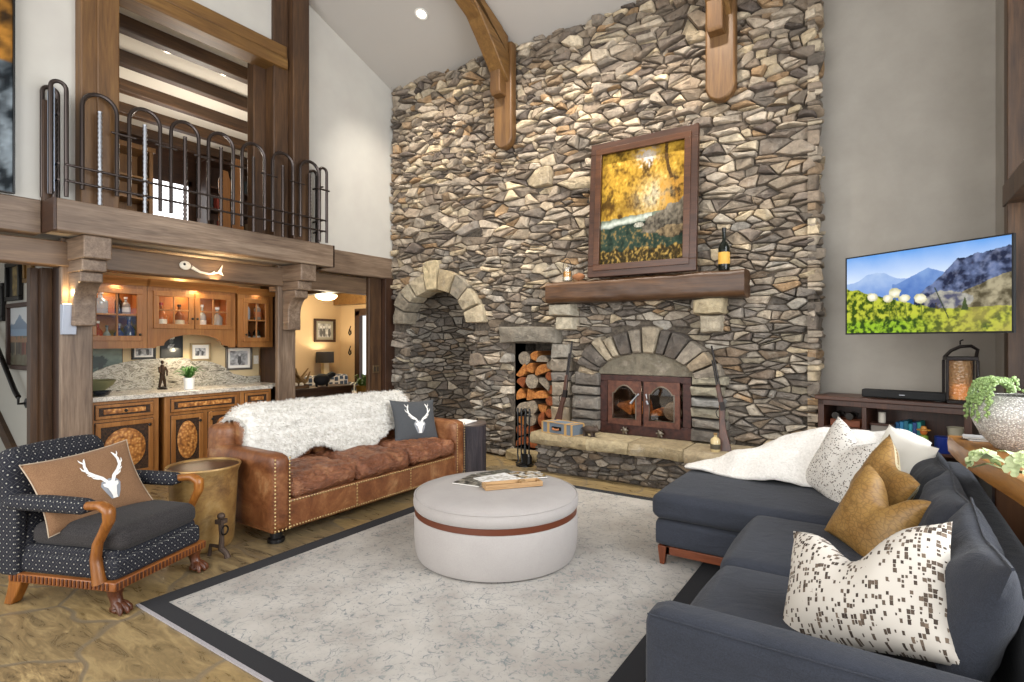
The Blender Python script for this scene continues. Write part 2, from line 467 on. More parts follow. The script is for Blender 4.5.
def keep_main(u, v):
    if in_arch(u, v, .27 if v > NS-.1 else .03): return False
    if LX0-.03 < u < LX1+.03 and v < LZ1+.22: return False
    if LX0-.22 < u < LX1+.14 and LZ1 < v < LZ1+.22: return False
    if LX1 < u < LX1+.31 and v < LZ1+.0: return False
    if v < 1.76 and fire_arch(u, v, .30): return False
    if v < .47 and u > -3.3: return False
    return True
def pal_main(u, v):
    t = min(1, max(0, (v-1.2)/2.0)); return PAL if random.Random(int(u*977+v*5113)).random() < .15+.85*t else PAL_LO
st = MB()
def jamb(poly, u, v):
    if v < NS and u < NX: poly = clipconv(poly, NX-NR, 0, 1, 0)
    elif v < NS and NX < u < LX0: poly = clipconv(poly, NX+NR, 0, -1, 0)
    if v < LZ1+.02 and NX < u < LX0 and len(poly) > 2: poly = clipconv(poly, LX0-.005, 0, 1, 0)
    return poly
masonry(st, -6.14, -.50, .02, 5.35, keep_main, lambda u, v, d: (u, YB+.045-d, v), 11, mw=.235, mh=.082, dep=(.015, .10), pal=pal_main, extra=jamb, jv=.38, big=.09)
struct('wall_back_stones', st, M['stone'], wall_back, smooth=28)
st = MB()                                            # the right return of the chimney
masonry(st, YB-.02, YG, .02, 5.35, lambda u, v: True, lambda u, v, d: (-.52+d, u, v), 12, mw=.2, dep=(.02, .07))
struct('wall_back_stones', st, M['stone'], wall_back, smooth=28)
# inside of the arched niche: reveals and curved back
nd = .92
ni = MB()
def niche_map(s, v, d):                              # s runs along left reveal, round the back, right reveal
    a = .30; hw = NR+.06
    if s < a: return (NX-hw+d, YB+.05+s, v)
    s2 = s-a; L = PI*.5*(hw+nd-a)*.98; th = PI*min(s2/L, 1)
    if s2 <= L: return (NX-(hw-d)*math.cos(th), YB+.05+a+(nd-a-d)*math.sin(th), v)
    return (NX+hw-d, YB+.05+a-(s2-L), v)
LL = .60+PI*.5*(NR+.06+nd-.30)*.98
masonry(ni, 0, LL, .0, 2.42, lambda u, v: True, niche_map, 21, mw=.2, split=.3, mh=.09, gap=.012, dep=(.0, .05), pal=PAL_LO, tilt=.08)
struct('wall_back_niche_stones', ni, M['stone'], wall_back, smooth=28)
nb = MB(); nb.grid(lambda a, b: niche_map(a*LL, -.02+2.5*b, -.03), 30, 2); nb.box(NX-NR-.1, NX+NR+.1, YB+.2, YB+1.05, 2.40, 2.46)
struct('wall_back_niche_core', nb, M['mortar'], wall_back, fix=False)
# voussoirs of the niche arch
vs_ = MB(); rng = random.Random(5)
def arc_stone(mb, cx, cz, rx0, rz0, rx1, rz1, t0, t1, D, col, y=YB+.045, g=.006):
    pts = []
    for t in (t0, t1):
        pass
    def P(t, k, du=0): 
        rx, rz = rx0+(rx1-rx0)*k, rz0+(rz1-rz0)*k
        return (cx+rx*math.cos(t), cz+rz*math.sin(t))
    poly = [P(t0+g, 0), P(t0+g*.6, 1), P((t0+t1)/2, 1.02), P(t1-g*.6, 1), P(t1-g, 0)]
    add_stone(mb, poly[::-1], lambda u, v, d: (u, y-d, v), D, rng, col, .05, base=-.14, rough=.010)
cuts = [0, .17, .34, .50, .66, .80, .93, 1.06, 1.20, 1.35, 1.5]
n = 9; angs = [0]
for i in range(n): angs.append(angs[-1]+rng.uniform(.8, 1.25))
angs = [a/angs[-1]*PI for a in angs]
for i in range(n):
    if i == 4: c = hx('#c4b391')
    else: c = hx(rng.choice(['#b3a58c', '#a59a86', '#bfae8d', '#8f8677', '#a8977a']))
    dr = .22+rng.uniform(-.02, .07)+(.10 if i == 4 else 0)
    arc_stone(vs_, NX, NS, NR-.02, NRY-.02, NR+dr, NRY+dr*1.05, angs[i], angs[i+1], .12+rng.uniform(0, .04), c, g=.016)
struct('wall_back_arch_stones', vs_, M['sandst'], wall_back, smooth=28)
# voussoirs and jambs round the firebox
va = MB(); n = 13; angs = [0]
for i in range(n): angs.append(angs[-1]+rng.uniform(.75, 1.3))
angs = [.12+a/angs[-1]*(PI-.24) for a in angs]
for i in range(n):
    c = hx(rng.choice(['#6d655c', '#8a8073', '#a0937f', '#5a534d', '#9a8a74', '#77706a'])); dr = .29+rng.uniform(-.03, .04)
    arc_stone(va, FX, 1.06, FW+.03, .30, FW+dr, .30+dr, angs[i], angs[i+1], .16+rng.uniform(0, .03), c, g=.012)
for sx in (-1, 1):
    z = .455
    while z < 1.12:
        h = rng.choice((.11, .14, .17)); 
        if z+h > 1.09: h = max(.07, 1.15-z)
        w = .33+rng.uniform(-.03, .05); x0 = FX+sx*(FW-.02); x1 = FX+sx*(FW+w)
        a, b = min(x0, x1), max(x0, x1); j = lambda: rng.uniform(-.012, .012)
        c = hx(rng.choice(['#7a746d', '#97907f', '#b2a995', '#625c56', '#8d8b88', '#a89776']))
        add_stone(va, [(a+j(), z+.006), (b+j(), z+.006+j()), (b+j(), z+h-.006+j()), (a+j(), z+h-.006)], lambda u, v, d: (u, YB+.045-d, v), .16+rng.uniform(0, .04), rng, c, .04, base=-.14)
        z += h
struct('wall_back_fire_arch', va, M['sandst'], wall_back, smooth=28)
# arched sooty lintel slab under the fire arch
lt = MB(); poly = [(FX-FW-.02, 1.12), (FX+FW+.02, 1.12)]+[(FX+(FW+.02)*math.cos(PI*i/14), 1.12+.26*math.sin(PI*i/14)) for i in range(1, 14)]
lt.col = hx('#7a7263'); lt.prism(poly, 'y', YB-.07, YB+.10)
struct('wall_back_lintel', lt, M['sandst'], wall_back, bev=.012)
# lintel over the logs, pier right of it, corbel stones under the mantel
lp = MB()
jj = lambda s=.012: rng.uniform(-s, s)
def block(x0, x1, z0, z1, D, c, y=YB+.045, base=-.14):
    add_stone(lp, [(x0+jj(), z0+jj()), ((x0+x1)/2, z0+jj()), (x1+jj(), z0+jj()), (x1+jj(), z1+jj()), ((x0+x1)/2, z1+jj()), (x0+jj(), z1+jj())], lambda u, v, d: (u, y-d, v), D, rng, hx(c), .03, base=base)
block(LX0-.20, LX1+.14, LZ1+.01, LZ1+.215, .13, '#7e776c')
z = .46
for h, c in ((.24, '#a2917a'), (.13, '#8a8074'), (.18, '#94897a'), (.12, '#77706a'), (.16, '#8f8374'), (.18, '#9c958a')):
    block(LX1+.02, LX1+.29, z+.005, z+h-.005, .10, c); z += h
block(-3.30, -2.99, 1.79, 1.945, .26, '#b3aa98'); block(-3.23, -2.99, 1.63, 1.785, .20, '#bfb39d')
block(-1.60, -1.29, 1.77, 1.935, .26, '#b3a385'); block(-1.54, -1.32, 1.59, 1.765, .20, '#aca08c')
block(LX0-.05, LX1+.03, .0, .125, .20, '#a08f6c')
struct('wall_back_cut_stones', lp, M['sandst'], wall_back, smooth=28)
# log niche box
bx = MB(); bx.box(LX0-.03, LX0, YB+.05, YB+.62, .1, LZ1+.03); bx.box(LX1, LX1+.03, YB+.05, YB+.62, .1, LZ1+.03); bx.box(LX0, LX1, YB+.56, YB+.62, .1, LZ1)
bx.box(LX0, LX1, YB+.05, YB+.62, LZ1, LZ1+.03); bx.box(LX0, LX1, YB+.05, YB+.62, .06, LZ0)
struct('wall_back_log_niche', bx, M['mortar'], wall_back, smooth=0)
# plaster walls
struct('wall_grey', MB().box(-.56, XR+.1, YG, YG+.12, 0, 6.4), M['grey'], smooth=0)
rw = MB(); rw.box(XR, XR+.14, 5.46, YG, 0, 7); rw.box(XR, XR+.14, 1.4, 5.46, 0, .55); rw.box(XR, XR+.14, 1.4, 5.46, 5.0, 7.6); rw.box(XR, XR+.14, -3.2, 1.4, 0, .3); rw.box(XR, XR+.14, -3.2, 1.4, 5.0, 7.6)
struct('wall_right', rw, M['grey'], smooth=0)
def ceil_h(y): return 5.30+.385*(YB-y)
lw = MB()
def gable(y0, y1, z0):
    lw.prism([(y0, z0), (y1, z0), (y1, ceil_h(y1)+.05), (y0, ceil_h(y0)+.05)], 'x', XL-.16, XL)
gable(-.4, 2.16, 2.70); gable(2.16, 4.0, 4.87); gable(4.0, 5.97, 2.70)
lw.box(XL-.16, XL, -3.2, -.4, 2.7, 7.75); lw.box(XL-.16, XL, -3.2, .5, 0, 2.7)
struct('wall_left', lw, M['white'], smooth=0)
# vaulted ceiling rising from the stone wall
ce = MB(); t = .12
ce.prism([(YG+.1, ceil_h(YG+.1)), (-.4, ceil_h(-.4)), (-.4, ceil_h(-.4)+t), (YG+.1, ceil_h(YG+.1)+t)], 'x', -6.31, XR+.2)
ce.prism([(-.4, ceil_h(-.4)), (-3.2, ceil_h(-.4)-1.08), (-3.2, ceil_h(-.4)-.96), (-.4, ceil_h(-.4)+t)], 'x', -6.31, XR+.2)
struct('ceiling', ce, M['ceil'], smooth=0)
# side window: frame, transom, panes
wf = MB()
for y0, y1 in ((5.33, 5.46), (1.4, 1.52), (3.38, 3.48)): wf.box(XR-.05, XR+.1, y0, y1, .5, 5.05)
for z0, z1 in ((.5, .62), (2.50, 2.66), (4.93, 5.05)): wf.box(XR-.06, XR+.1, 1.4, 5.46, z0, z1)
w1 = struct('window_1', wf, M['timZ'], bev=.006)
struct('pane', MB().box(XR+.02, XR+.028, 1.5, 5.35, .6, 4.95), M['glass'], w1, smooth=0)
wc = MB(); wc.box(XR-.035, XR-.005, 5.455, 5.56, .45, 5.15)
struct('trim_1', wc, M['timZ'], bev=.004)

# ---------------------------------------------------------------- timber of the balcony
def trim(name, mb, m, bev=.012): return struct(name, mb, m, bev=bev)
b = MB(); b.box(-6.0, -5.85, 1.74, 4.63, 2.45, 2.73); trim('trim_fascia', b, M['wthY'])
b = MB(); b.box(-6.14, -5.85, 1.72, 1.745, 2.45, 2.73); b.box(-6.14, -5.85, 4.60, 4.628, 2.45, 2.73); trim('trim_fascia_end', b, M['darkX'], .004)
b = MB(); b.box(-6.30, -6.125, .3, 1.72, 2.44, 2.74); b.box(-6.30, -6.125, 4.63, 5.90, 2.43, 2.74); trim('trim_band', b, M['wthY'])
b = MB(); b.box(-6.46, -6.26, .3, 5.86, 2.19, 2.42); trim('trim_header', b, wood('header_timber', ('#4d3a2b', '#735d49', '#94785c'), 'y'))
b = MB(); b.box(-11, -6.31, .3, 7.5, 2.47, 2.70); b.box(-6.31, -6.0, 1.75, 4.6, 2.47, 2.69); struct('floor_loft', b, plain('loft_underside', '#b8aea0', .9))
for k, (y0, y1) in enumerate(((1.91, 2.16), (4.12, 4.37))):
    b = MB(); b.box(-6.37, -6.30, y0, y1, 0, 2.46); o_ = trim('trim_post', b, M['wthZ']); b = MB(); b.box(-6.62, -6.371, y0+.03, y1-.01, 0, 2.46) if k == 0 else b.box(-6.50, -6.371, y0+.20, y1-.01, 0, 2.46); mesh_obj('trim_post_backing', b, M['darkZ'], o_, bev=.004)
    c0, c1 = y0+.035, y1+.005
    b = MB(); b.box(-6.62, -5.88, c0, c1, 2.245, 2.45); b.box(-6.58, -5.955, c0+.012, c1-.012, 2.135, 2.245)
    cv = [(-6.299, 2.135), (-6.02, 2.135), (-6.02, 2.04)]+[(-6.02-.15*math.sin(a), 2.04-.20*(1-math.cos(a))) for a in [PI/2*i/8 for i in range(1, 9)]]+[(-6.17, 1.64), (-6.299, 1.64)]
    b.prism(cv, 'y', c0+.02, c1-.02); trim('trim_corbel', b, M['wthX'])
b = MB(); b.box(-6.27, -6.20, 5.51, 5.755, 0, 2.44); trim('trim_post', b, M['timZ'])
b = MB(); b.box(-6.30, -6.12, 5.76, 5.97, 0, 2.44); trim('trim_stop', b, M['darkZ'], .004)
b = MB(); b.box(-7.05, -6.62, 1.86, 1.94, 0, 2.2); b.box(-6.82, -6.72, 1.80, 1.86, 0, 2.2); trim('door_1', b, M['timZ'], .004)
# loft opening: posts, header, jambs
b = MB(); b.box(-6.3, -6.02, 1.97, 2.27, 2.70, ceil_h(2.2)); b.box(-6.035, -6.0, 2.09, 2.27, 2.70, ceil_h(2.2)); trim('trim_loft_post', b, M['amberZ'])
b = MB(); b.box(-6.42, -6.28, 3.78, 3.96, 2.70, 5.0); b.box(-6.30, -6.10, 3.93, 4.13, 2.70, ceil_h(4.2)); b.box(-6.3, -6.0, 4.13, 4.36, 2.70, ceil_h(4.3)); trim('trim_loft_post', b, M['timZ'])
b = MB(); b.box(-6.32, -6.06, 2.27, 4.10, 4.84, 4.98); b.box(-6.33, -6.08, 2.27, 4.10, 4.985, 5.13); trim('trim_loft_header', b, M['amberY'])
b = MB(); b.box(-6.16, -6.09, 1.72, 1.79, 2.73, 3.62); trim('trim_newel', b, M['timZ'], .004)
# loft room: ceiling, beams, walls
struct('ceiling_loft', MB().box(-11, -6.3, .4, 7.5, 5.10, 5.18), plain('loft_ceiling', '#d9d4cb', .95), smooth=0)
for x in (-7.0, -7.85, -8.7, -9.55, -10.4):
    b = MB(); b.box(x-.07, x+.07, .5, 7.4, 4.94, 5.11); trim('ceiling_beam_loft', b, M['timY'])
lo = MB(); lo.box(-11, -10.85, .4, 7.5, 2.7, 5.1); lo.box(-10.9, -6.3, .4, .5, 2.7, 5.1); lo.box(-10.9, -6.3, 7.4, 7.5, 2.7, 5.1)
struct('wall_loft', lo, M['darkY'], smooth=0)
# ground floor rooms behind the posts
struct('wall_alcove', MB().box(-7.15, -7.05, 2.02, 4.32, 0, 2.46), M['tan'], smooth=0)
struct('wall_alcove_side', MB().box(-7.05, -6.5, 4.34, 4.42, 0, 2.46), M['darkZ'], smooth=0)
struct('wall_hall', MB().box(-9.6, -6.62, 1.945, 2.02, 0, 2.46), M['hall'], smooth=0)
struct('wall_hall_end', MB().box(-9.7, -9.6, .3, 2.02, 0, 2.46), M['hall'], smooth=0)
br = MB(); br.box(-9.3, -9.2, 2.02, 7.5, 0, 2.46); br.box(-9.2, -7.15, 4.33, 4.41, 0, 2.46); br.box(-9.2, -8.62, 7.42, 7.5, 0, 2.46); br.box(-7.6, -6.3, 7.42, 7.5, 0, 2.46); br.box(-8.62, -7.6, 7.42, 7.5, 2.06, 2.46)
struct('wall_den', br, M['tan2'], smooth=0)
b = MB(); b.box(-8.70, -8.56, 7.36, 7.44, 0, 2.1); b.box(-7.66, -7.54, 7.36, 7.44, 0, 2.1); b.box(-8.70, -7.54, 7.36, 7.44, 2.0, 2.14)
trim('door_2', b, M['darkZ'], .004)
b = MB(); b.box(-9.15, -6.5, 5.55, 5.75, 2.26, 2.46); trim('ceiling_beam_den', b, M['timX'])
b = MB(); b.box(-9.15, -6.5, 7.2, 7.4, 2.22, 2.46); trim('ceiling_beam_den', b, M['amberY'])
struct('wall_niche_side', MB().box(-6.30, -6.16, 5.95, 7.42, 0, 2.5), M['tan2'], smooth=0)
# truss timbers on the stone wall: wall board, block and curved brace
def truss(name, x0, x1, zb, zt):
    w = x1-x0; m = (x0+x1)/2; r = w/2
    b = MB(); poly = [(x0, 6.0), (x0, zb+.16)]+[(m-r*math.cos(a), zb+.16-.16*math.sin(a)) for a in [PI*i/12 for i in range(1, 12)]]+[(x1, zb+.16), (x1, 6.0)]
    b.prism([(x, min(z, 5.28)) for x, z in poly], 'y', YB-.16, YB-.04)
    o = trim(name, b, M['amberZ'], .02)
    k0, k1 = m-w*.34, m+w*.20
    b = MB(); zz = zb+.64
    b.prism([(YB-.15, zz), (YB-.27, zz+.01), (YB-.30, zz+.05), (YB-.30, 5.3), (YB-.15, 5.3)], 'x', k0, k1)
    mesh_obj('trim_block', b, M['amberZ'], o, bev=.012)
    # brace sweeping up and out under the rafter
    A = [(YB-.17, zz+.36)]; lower = []; upper = []
    for i in range(19):
        t = i/18; y = YB-.30-2.6*t; zl = zz+.30+1.55*(1-(1-t)**1.8)
        lower.append((y, zl)); upper.append((y, ceil_h(y)-.02))
    b = MB(); b.prism([(YB-.155, zz+.18)]+lower+upper[::-1]+[(YB-.155, zz+.52)], 'x', k0-.01, k1+.05)
    mesh_obj('trim_brace', b, M['amberY'], o, bev=.012)
    b = MB(); b.prism([(y, ceil_h(y)-.26) for y in (YB-.155, 0)]+[(y, ceil_h(y)-.01) for y in (0, YB-.155)], 'x', k0+.005, k1+.035)
    mesh_obj('trim_rafter', b, M['amberY'], o, bev=.012)
truss('trim_truss', -4.13, -3.85, 3.95, 5.3)
truss('trim_truss', -1.48, -1.19, 3.92, 5.3)
# ================================================================ LEFT SIDE
# ---------------------------------------------------------------- painters for pictures: fn(u, v) -> linear colour
def lerp(a, b, t): t = max(0, min(1, t)); return tuple(a[i]+(b[i]-a[i])*t for i in range(3))
def pix(c): return (c[0], c[1], c[2], 1)
def fbm(x, y, s=1, o=4, seed=0):
    r = 0; a = .5
    for i in range(o): r += a*noise.noise(Vector((x*s, y*s, seed+i*7.3))); s *= 2; a *= .5
    return r*1.35
M['print'] = N('printed_picture', .45); M['print'] = M['print'].base(M['print'].col()).m
M['canvas'] = N('painted_canvas', .85, Specular_IOR_Level=.15); M['canvas'] = M['canvas'].base(M['canvas'].col()).bump(M['canvas'].noise(M['canvas'].co(), 260, 2), .15, .002).m
def framed(name, label, cat, loc, rz, w, h, fw, fm, fn, n=40, mat_w=0, matcol='#e8e4da', depth=.03, tilt=0, group=None, canvas='print', inner=None):
    t = thing(name, label, cat, loc, 0, group, rot=Euler((tilt, 0, rz)))
    b = MB(); W2, H = w/2, h
    for (x0, x1, z0, z1) in ((-W2, W2, 0, fw), (-W2, W2, H-fw, H), (-W2, -W2+fw, fw, H-fw), (W2-fw, W2, fw, H-fw)):
        b.box(x0, x1, -depth, 0, z0, z1)
    mesh_obj('frame', b, fm, t, bev=min(.006, fw*.2))
    if inner:
        b = MB(); q = fw*.55
        for (x0, x1, z0, z1) in ((-W2+q, W2-q, q, fw+.012), (-W2+q, W2-q, H-fw-.012, H-q), (-W2+q, -W2+fw+.012, fw+.012, H-fw-.012), (W2-fw-.012, W2-q, fw+.012, H-fw-.012)):
            b.box(x0, x1, -depth-.012, -depth+.012, z0, z1)
        mesh_obj('frame_liner', b, inner, t, bev=.004)
    i = fw
    if mat_w:
        b = MB(); b.box(-W2+i, W2-i, -.010, -.004, i, H-i); mesh_obj('mat_board', b, plain('mat_board', matcol, .8), t, smooth=0); i += mat_w
    b = MB(); x0, x1, z0, z1 = -W2+i, W2-i, i, H-i; y = -.0125 if mat_w else -.008
    nx = n; nv_ = max(4, int(n*(z1-z0)/(x1-x0)))
    b.grid(lambda u, v: (x0+(x1-x0)*u, y, z0+(z1-z0)*v), nx, nv_, cfn=lambda u, v: pix(fn(u, v)))
    mesh_obj('picture', b, M[canvas], t, fix=False, smooth=0)
    return t
L = lambda h: hx(h)[:3]
def bw_photo(seed, people=3):
    def f(u, v):
        g = .35+.5*fbm(u*3, v*3, 1.2, 4, seed)
        for k in range(people):
            cx = (k+.6)/(people+.2)+.05*math.sin(seed+k*3); 
            if ((u-cx)/.11)**2+((v-.35)/.33)**2 < 1: g = .05+.12*abs(fbm(u*8, v*8, 1, 3, seed+k))
            if ((u-cx)/.07)**2+((v-.74)/.10)**2 < 1: g = .55
        return (max(.01, g), max(.01, g), max(.01, g))
    return f
def group_photo(u, v):
    if v > .62:
        m = .70+.16*math.exp(-((u-.45)/.2)**2)+.05*fbm(u, 0, 8, 3)
        return lerp(L('#6a7c92'), L('#8fa0b4'), (v-.6)*2) if v < m else L('#c9cdd0')
    if v > .5: return L('#7d92a8')
    k = int(u*15); r = random.Random(k)
    if v > .16+.05*r.random() and abs((u*15) % 1-.5) < .40 and v < .44+.08*r.random():
        return L(r.choice(['#2b2624', '#5b2a22', '#7a6d5c', '#33302f', '#81402f', '#4a4038'])) if v < .40 else L('#8e6a50')
    return lerp(L('#5a4e3c'), L('#6a6a58'), fbm(u*6, v*6)+.5)
def moose_print(u, v):
    g = fbm(u*4, v*5, 1.3, 4, 3)
    c = lerp(L('#3f4d45'), L('#7b8a7c'), v+g*.6)
    if ((u-.45)/.3)**2+((v-.42)/.2)**2 < 1+g: c = L('#26332f')
    if abs(u-.3) < .04 and v < .4 or abs(u-.6) < .04 and v < .4: c = L('#222b28')
    return c
def chef_board(u, v):
    c = L('#1d1f1f')
    if ((u-.5)/.16)**2+((v-.78)/.09)**2 < 1: c = L('#c9c9c2')
    if ((u-.5)/.10)**2+((v-.62)/.08)**2 < 1: c = L('#5d5d58')
    if abs(u-.5+.05*math.sin(v*20)) < .13 and .2 < v < .52: c = lerp(L('#2a2c2c'), L('#bdbdb6'), fbm(u*12, v*12, 1, 3)+.5)
    return c
def abstract_big(u, v):
    g = fbm(u*7, v*9, 1.4, 5, 2)*1.4; h = fbm(u*20, v*24, 1, 4, 8)
    if v > .86: c = lerp(L('#5d6a2a'), L('#8b8a3c'), g+.6)
    elif v > .46: c = lerp(L('#3c2a14'), L('#b07a34'), g*1.4+.5)
    else: c = lerp(L('#20262b'), L('#8d98a0'), g*1.5+.45)
    return lerp(c, L('#17181a'), h*.9+.1)

# ---------------------------------------------------------------- balcony railing
xr = -5.93
rt = thing('balcony_railing', 'wrought steel balcony railing of arched hoops and twisted rebar rods on weathered beam', 'railing', (xr, 3.18, 2.735))
def hoop_pts(y0, y1, zb, zt, x=0.0, n=10):
    r = (y1-y0)/2; m = (y0+y1)/2
    return [(x, y0, zb), (x, y0, zt-r)]+[(x, m-r*math.cos(PI*i/n), zt-r+r*math.sin(PI*i/n)) for i in range(1, n)]+[(x, y1, zt-r), (x, y1, zb)]
def rebar(mb, p, q, r):
    p, q = Vector(p), Vector(q); k = max(3, int((q-p).length/.022)); pts = []; rs = []
    for i in range(k+1): pts.append(p.lerp(q, i/k)); rs.append(r*(1.22 if i % 2 else .9))
    mb.tube(pts, rs, 7)
for i in range(7):
    y0 = 1.95+.371*i-3.18; y1 = y0+.27
    mesh_obj('hoop', MB().tube(hoop_pts(y0, y1, .05 if i != 0 else .12, 1.01), .019, 8), M['rail'], rt)
    b = MB(); rebar(b, (0, y0+.135, .0), (0, y0+.135, .86), .017); mesh_obj('rebar_picket', b, M['steel'] if i < 2 else M['rail'], rt, smooth=60)
    b = MB(); rebar(b, (.012, y1-.05, .70), (.012, y1+.151, .70), .010); mesh_obj('rebar_tie', b, M['rail'], rt, smooth=60)
for z in (.17, .31):
    b = MB(); rebar(b, (.012, -1.36, z), (.012, 1.36, z), .011); mesh_obj('bottom_rail', b, M['rail'], rt, smooth=60)
for ys, s in ((-1.40, -1), (1.33, 1)):
    b = MB()
    for dx in (.0, -.20): b.tube(hoop_pts(-.055, .055, .03, 1.02 if s < 0 else .98, 0), .018, 8, Matrix.Translation((dx, ys, 0)))
    for z in (.17, .31, .74): rebar(b, (0, ys, z), (-.2, ys, z), .011)
    mesh_obj('return_panel', b, M['rail'], rt, smooth=60)
    b = MB(); rebar(b, (-.1, ys, 0), (-.1, ys, .9), .018); mesh_obj('return_picket', b, M['rail'], rt, smooth=60)
b = MB(); b.box(-.15, .0, -1.435, -1.425, .06, .96); mesh_obj('steel_plate', b, M['plate'], rt, bev=.004)

# big painting on the gallery wall
t = framed('canvas_painting', 'large abstract canvas in ochre, brown and slate at the far left upper wall', 'painting', (XL+.037, .73, 2.745), R(90), 1.6, 2.4, .012, M['black'], abstract_big, n=70, depth=.035, canvas='canvas')

# ---------------------------------------------------------------- loft furniture glimpsed behind the railing
bk = thing('bookcase', 'dark wood bookcase with open shelves in the loft behind the railing', 'bookcase', (-10.5, 5.85, 2.70))
b = MB(); b.box(-.2, .2, -.55, -.50, 0, 2.2); b.box(-.2, .2, .50, .55, 0, 2.2); b.box(-.2, -.17, -.55, .55, 0, 2.2); b.box(-.2, .22, -.58, .58, 2.14, 2.2); b.box(-.2, .2, -.02, .02, 0, 2.2)
mesh_obj('carcass', b, M['darkZ'], bk, bev=.004)
for z in (.05, .45, .85, 1.25, 1.65): mesh_obj('shelf', MB().box(-.165, .19, -.495, .495, z, z+.03), M['darkY'], bk, bev=.003)
rg = random.Random(9)
for i in range(16):
    z = rg.choice((.882, 1.282, 1.682)); y = -.45+i*.06
    if abs(y) < .06: continue
    h = rg.uniform(.16, .26)
    single('book', 'upright dark book on a loft bookcase shelf, seen between railing rods', 'book', MB().box(-.07, .07, -.02, .02, 0, h), plain('book_cover', rg.choice(['#3a2a22', '#544236', '#2d3438', '#6b5a48', '#7b2f24']), .7), (-10.4, 5.85+y, 2.70+z), bev=.003, group='books in the loft bookcase')
lc = thing('display_cabinet', 'amber wood display cabinet with open shelf, left in the loft', 'cabinet', (-10.45, 4.07, 2.70))
b = MB(); b.box(-.25, .25, -.28, -.22, 0, 2.0); b.box(-.25, .25, .22, .28, 0, 2.0); b.box(-.25, -.2, -.28, .28, 0, 2.0); b.box(-.25, .27, -.31, .31, 1.97, 2.05)
mesh_obj('carcass', b, M['amberZ'], lc, bev=.004)
for z in (.3, .75, 1.15, 1.5): mesh_obj('shelf', MB().box(-.195, .24, -.22, .22, z, z+.035), M['amberY'], lc, bev=.003)
wd = struct('window_2', MB().box(-10.86, -10.78, 4.40, 5.27, 4.40, 4.5).box(-10.86, -10.78, 4.38, 4.46, 2.72, 4.5).box(-10.86, -10.78, 5.20, 5.27, 2.72, 4.5), M['darkZ'], smooth=0)
mesh_obj('pane', MB().box(-10.81, -10.80, 4.46, 5.20, 2.75, 4.40), glow('bright_window', '#f4f6fa', 2.2), wd, smooth=0)
struct('window_3', MB().box(-10.84, -10.80, 6.35, 6.95, 2.75, 4.1), glow('bright_window_b', '#f4f6fa', 1.8), smooth=0)
sk = MB()
for i, (y, h, m_) in enumerate(((4.42, 1.05, 0), (4.60, 1.25, 1))):
    b = MB(); pts = [(0, 0, .02), (0, .01, .5), (0, .02, 1.2), (.0, .03, h-.1), (.05, .035, h)]
    b.prism([(-.07, 0), (.07, 0), (.085, .4), (.07, h*.6), (.09, h*.85), (.04, h), (-.04, h), (-.09, h*.85), (-.07, h*.6), (-.085, .4)], 'x', -.015, .015)
    o = single('wooden_paddle', ['narrow pale wood board leaning behind the railing, left of a pair', 'wide pale wood board leaning behind the railing, right of a pair'][i], 'paddle', b, M['pineZ'], (-7.2, [3.93, 4.11][i], 2.70), R(8), bev=.01)
# recessed lights
def downlight(loc, rot, label, tgt, power, col=(1, .85, .65), grp=None):
    t = thing('recessed_light', label, 'ceiling light', loc, 0, grp, rot=rot)
    b = MB(); b.lathe([(.085, 0), (.085, -.008), (.06, -.008), (.055, .0)], n=24); mesh_obj('trim_ring', b, plain('white_trim', '#e8e6e1', .5), t)
    b = MB(); b.lathe([(.058, -.001), (.058, -.006), (.03, -.007), (.002, -.007)], n=24); mesh_obj('lens', b, glow('lamp_lens', '#ffe9c8', 9), t)
    p = Vector(loc)+Vector((0, 0, -.06))
    if power: spot('downlight', p, tgt, power, col, 95, .8, .06)
sl = math.atan(.385)
def on_ceil(x, y): return (x, y, ceil_h(y)-.004)
downlight(on_ceil(-4.78, 5.10), (-sl, 0, 0), 'round recessed light glowing in the sloped ceiling beside the curved brace', (-4.9, 5.8, 3.2), 55)
for k, (x, y) in enumerate(((-7.32, 4.0), (-7.32, 3.3), (-8.1, 2.6))):
    downlight((x, y, 5.095), (0, 0, 0), ['recessed loft light above the right end of the railing', 'recessed loft light above the middle of the railing', 'recessed loft light beside the left loft post'][k], (x, y, 0), 25)
point('loft_glow', (-8.3, 4.2, 3.9), 70, (1, .9, .76), .4)

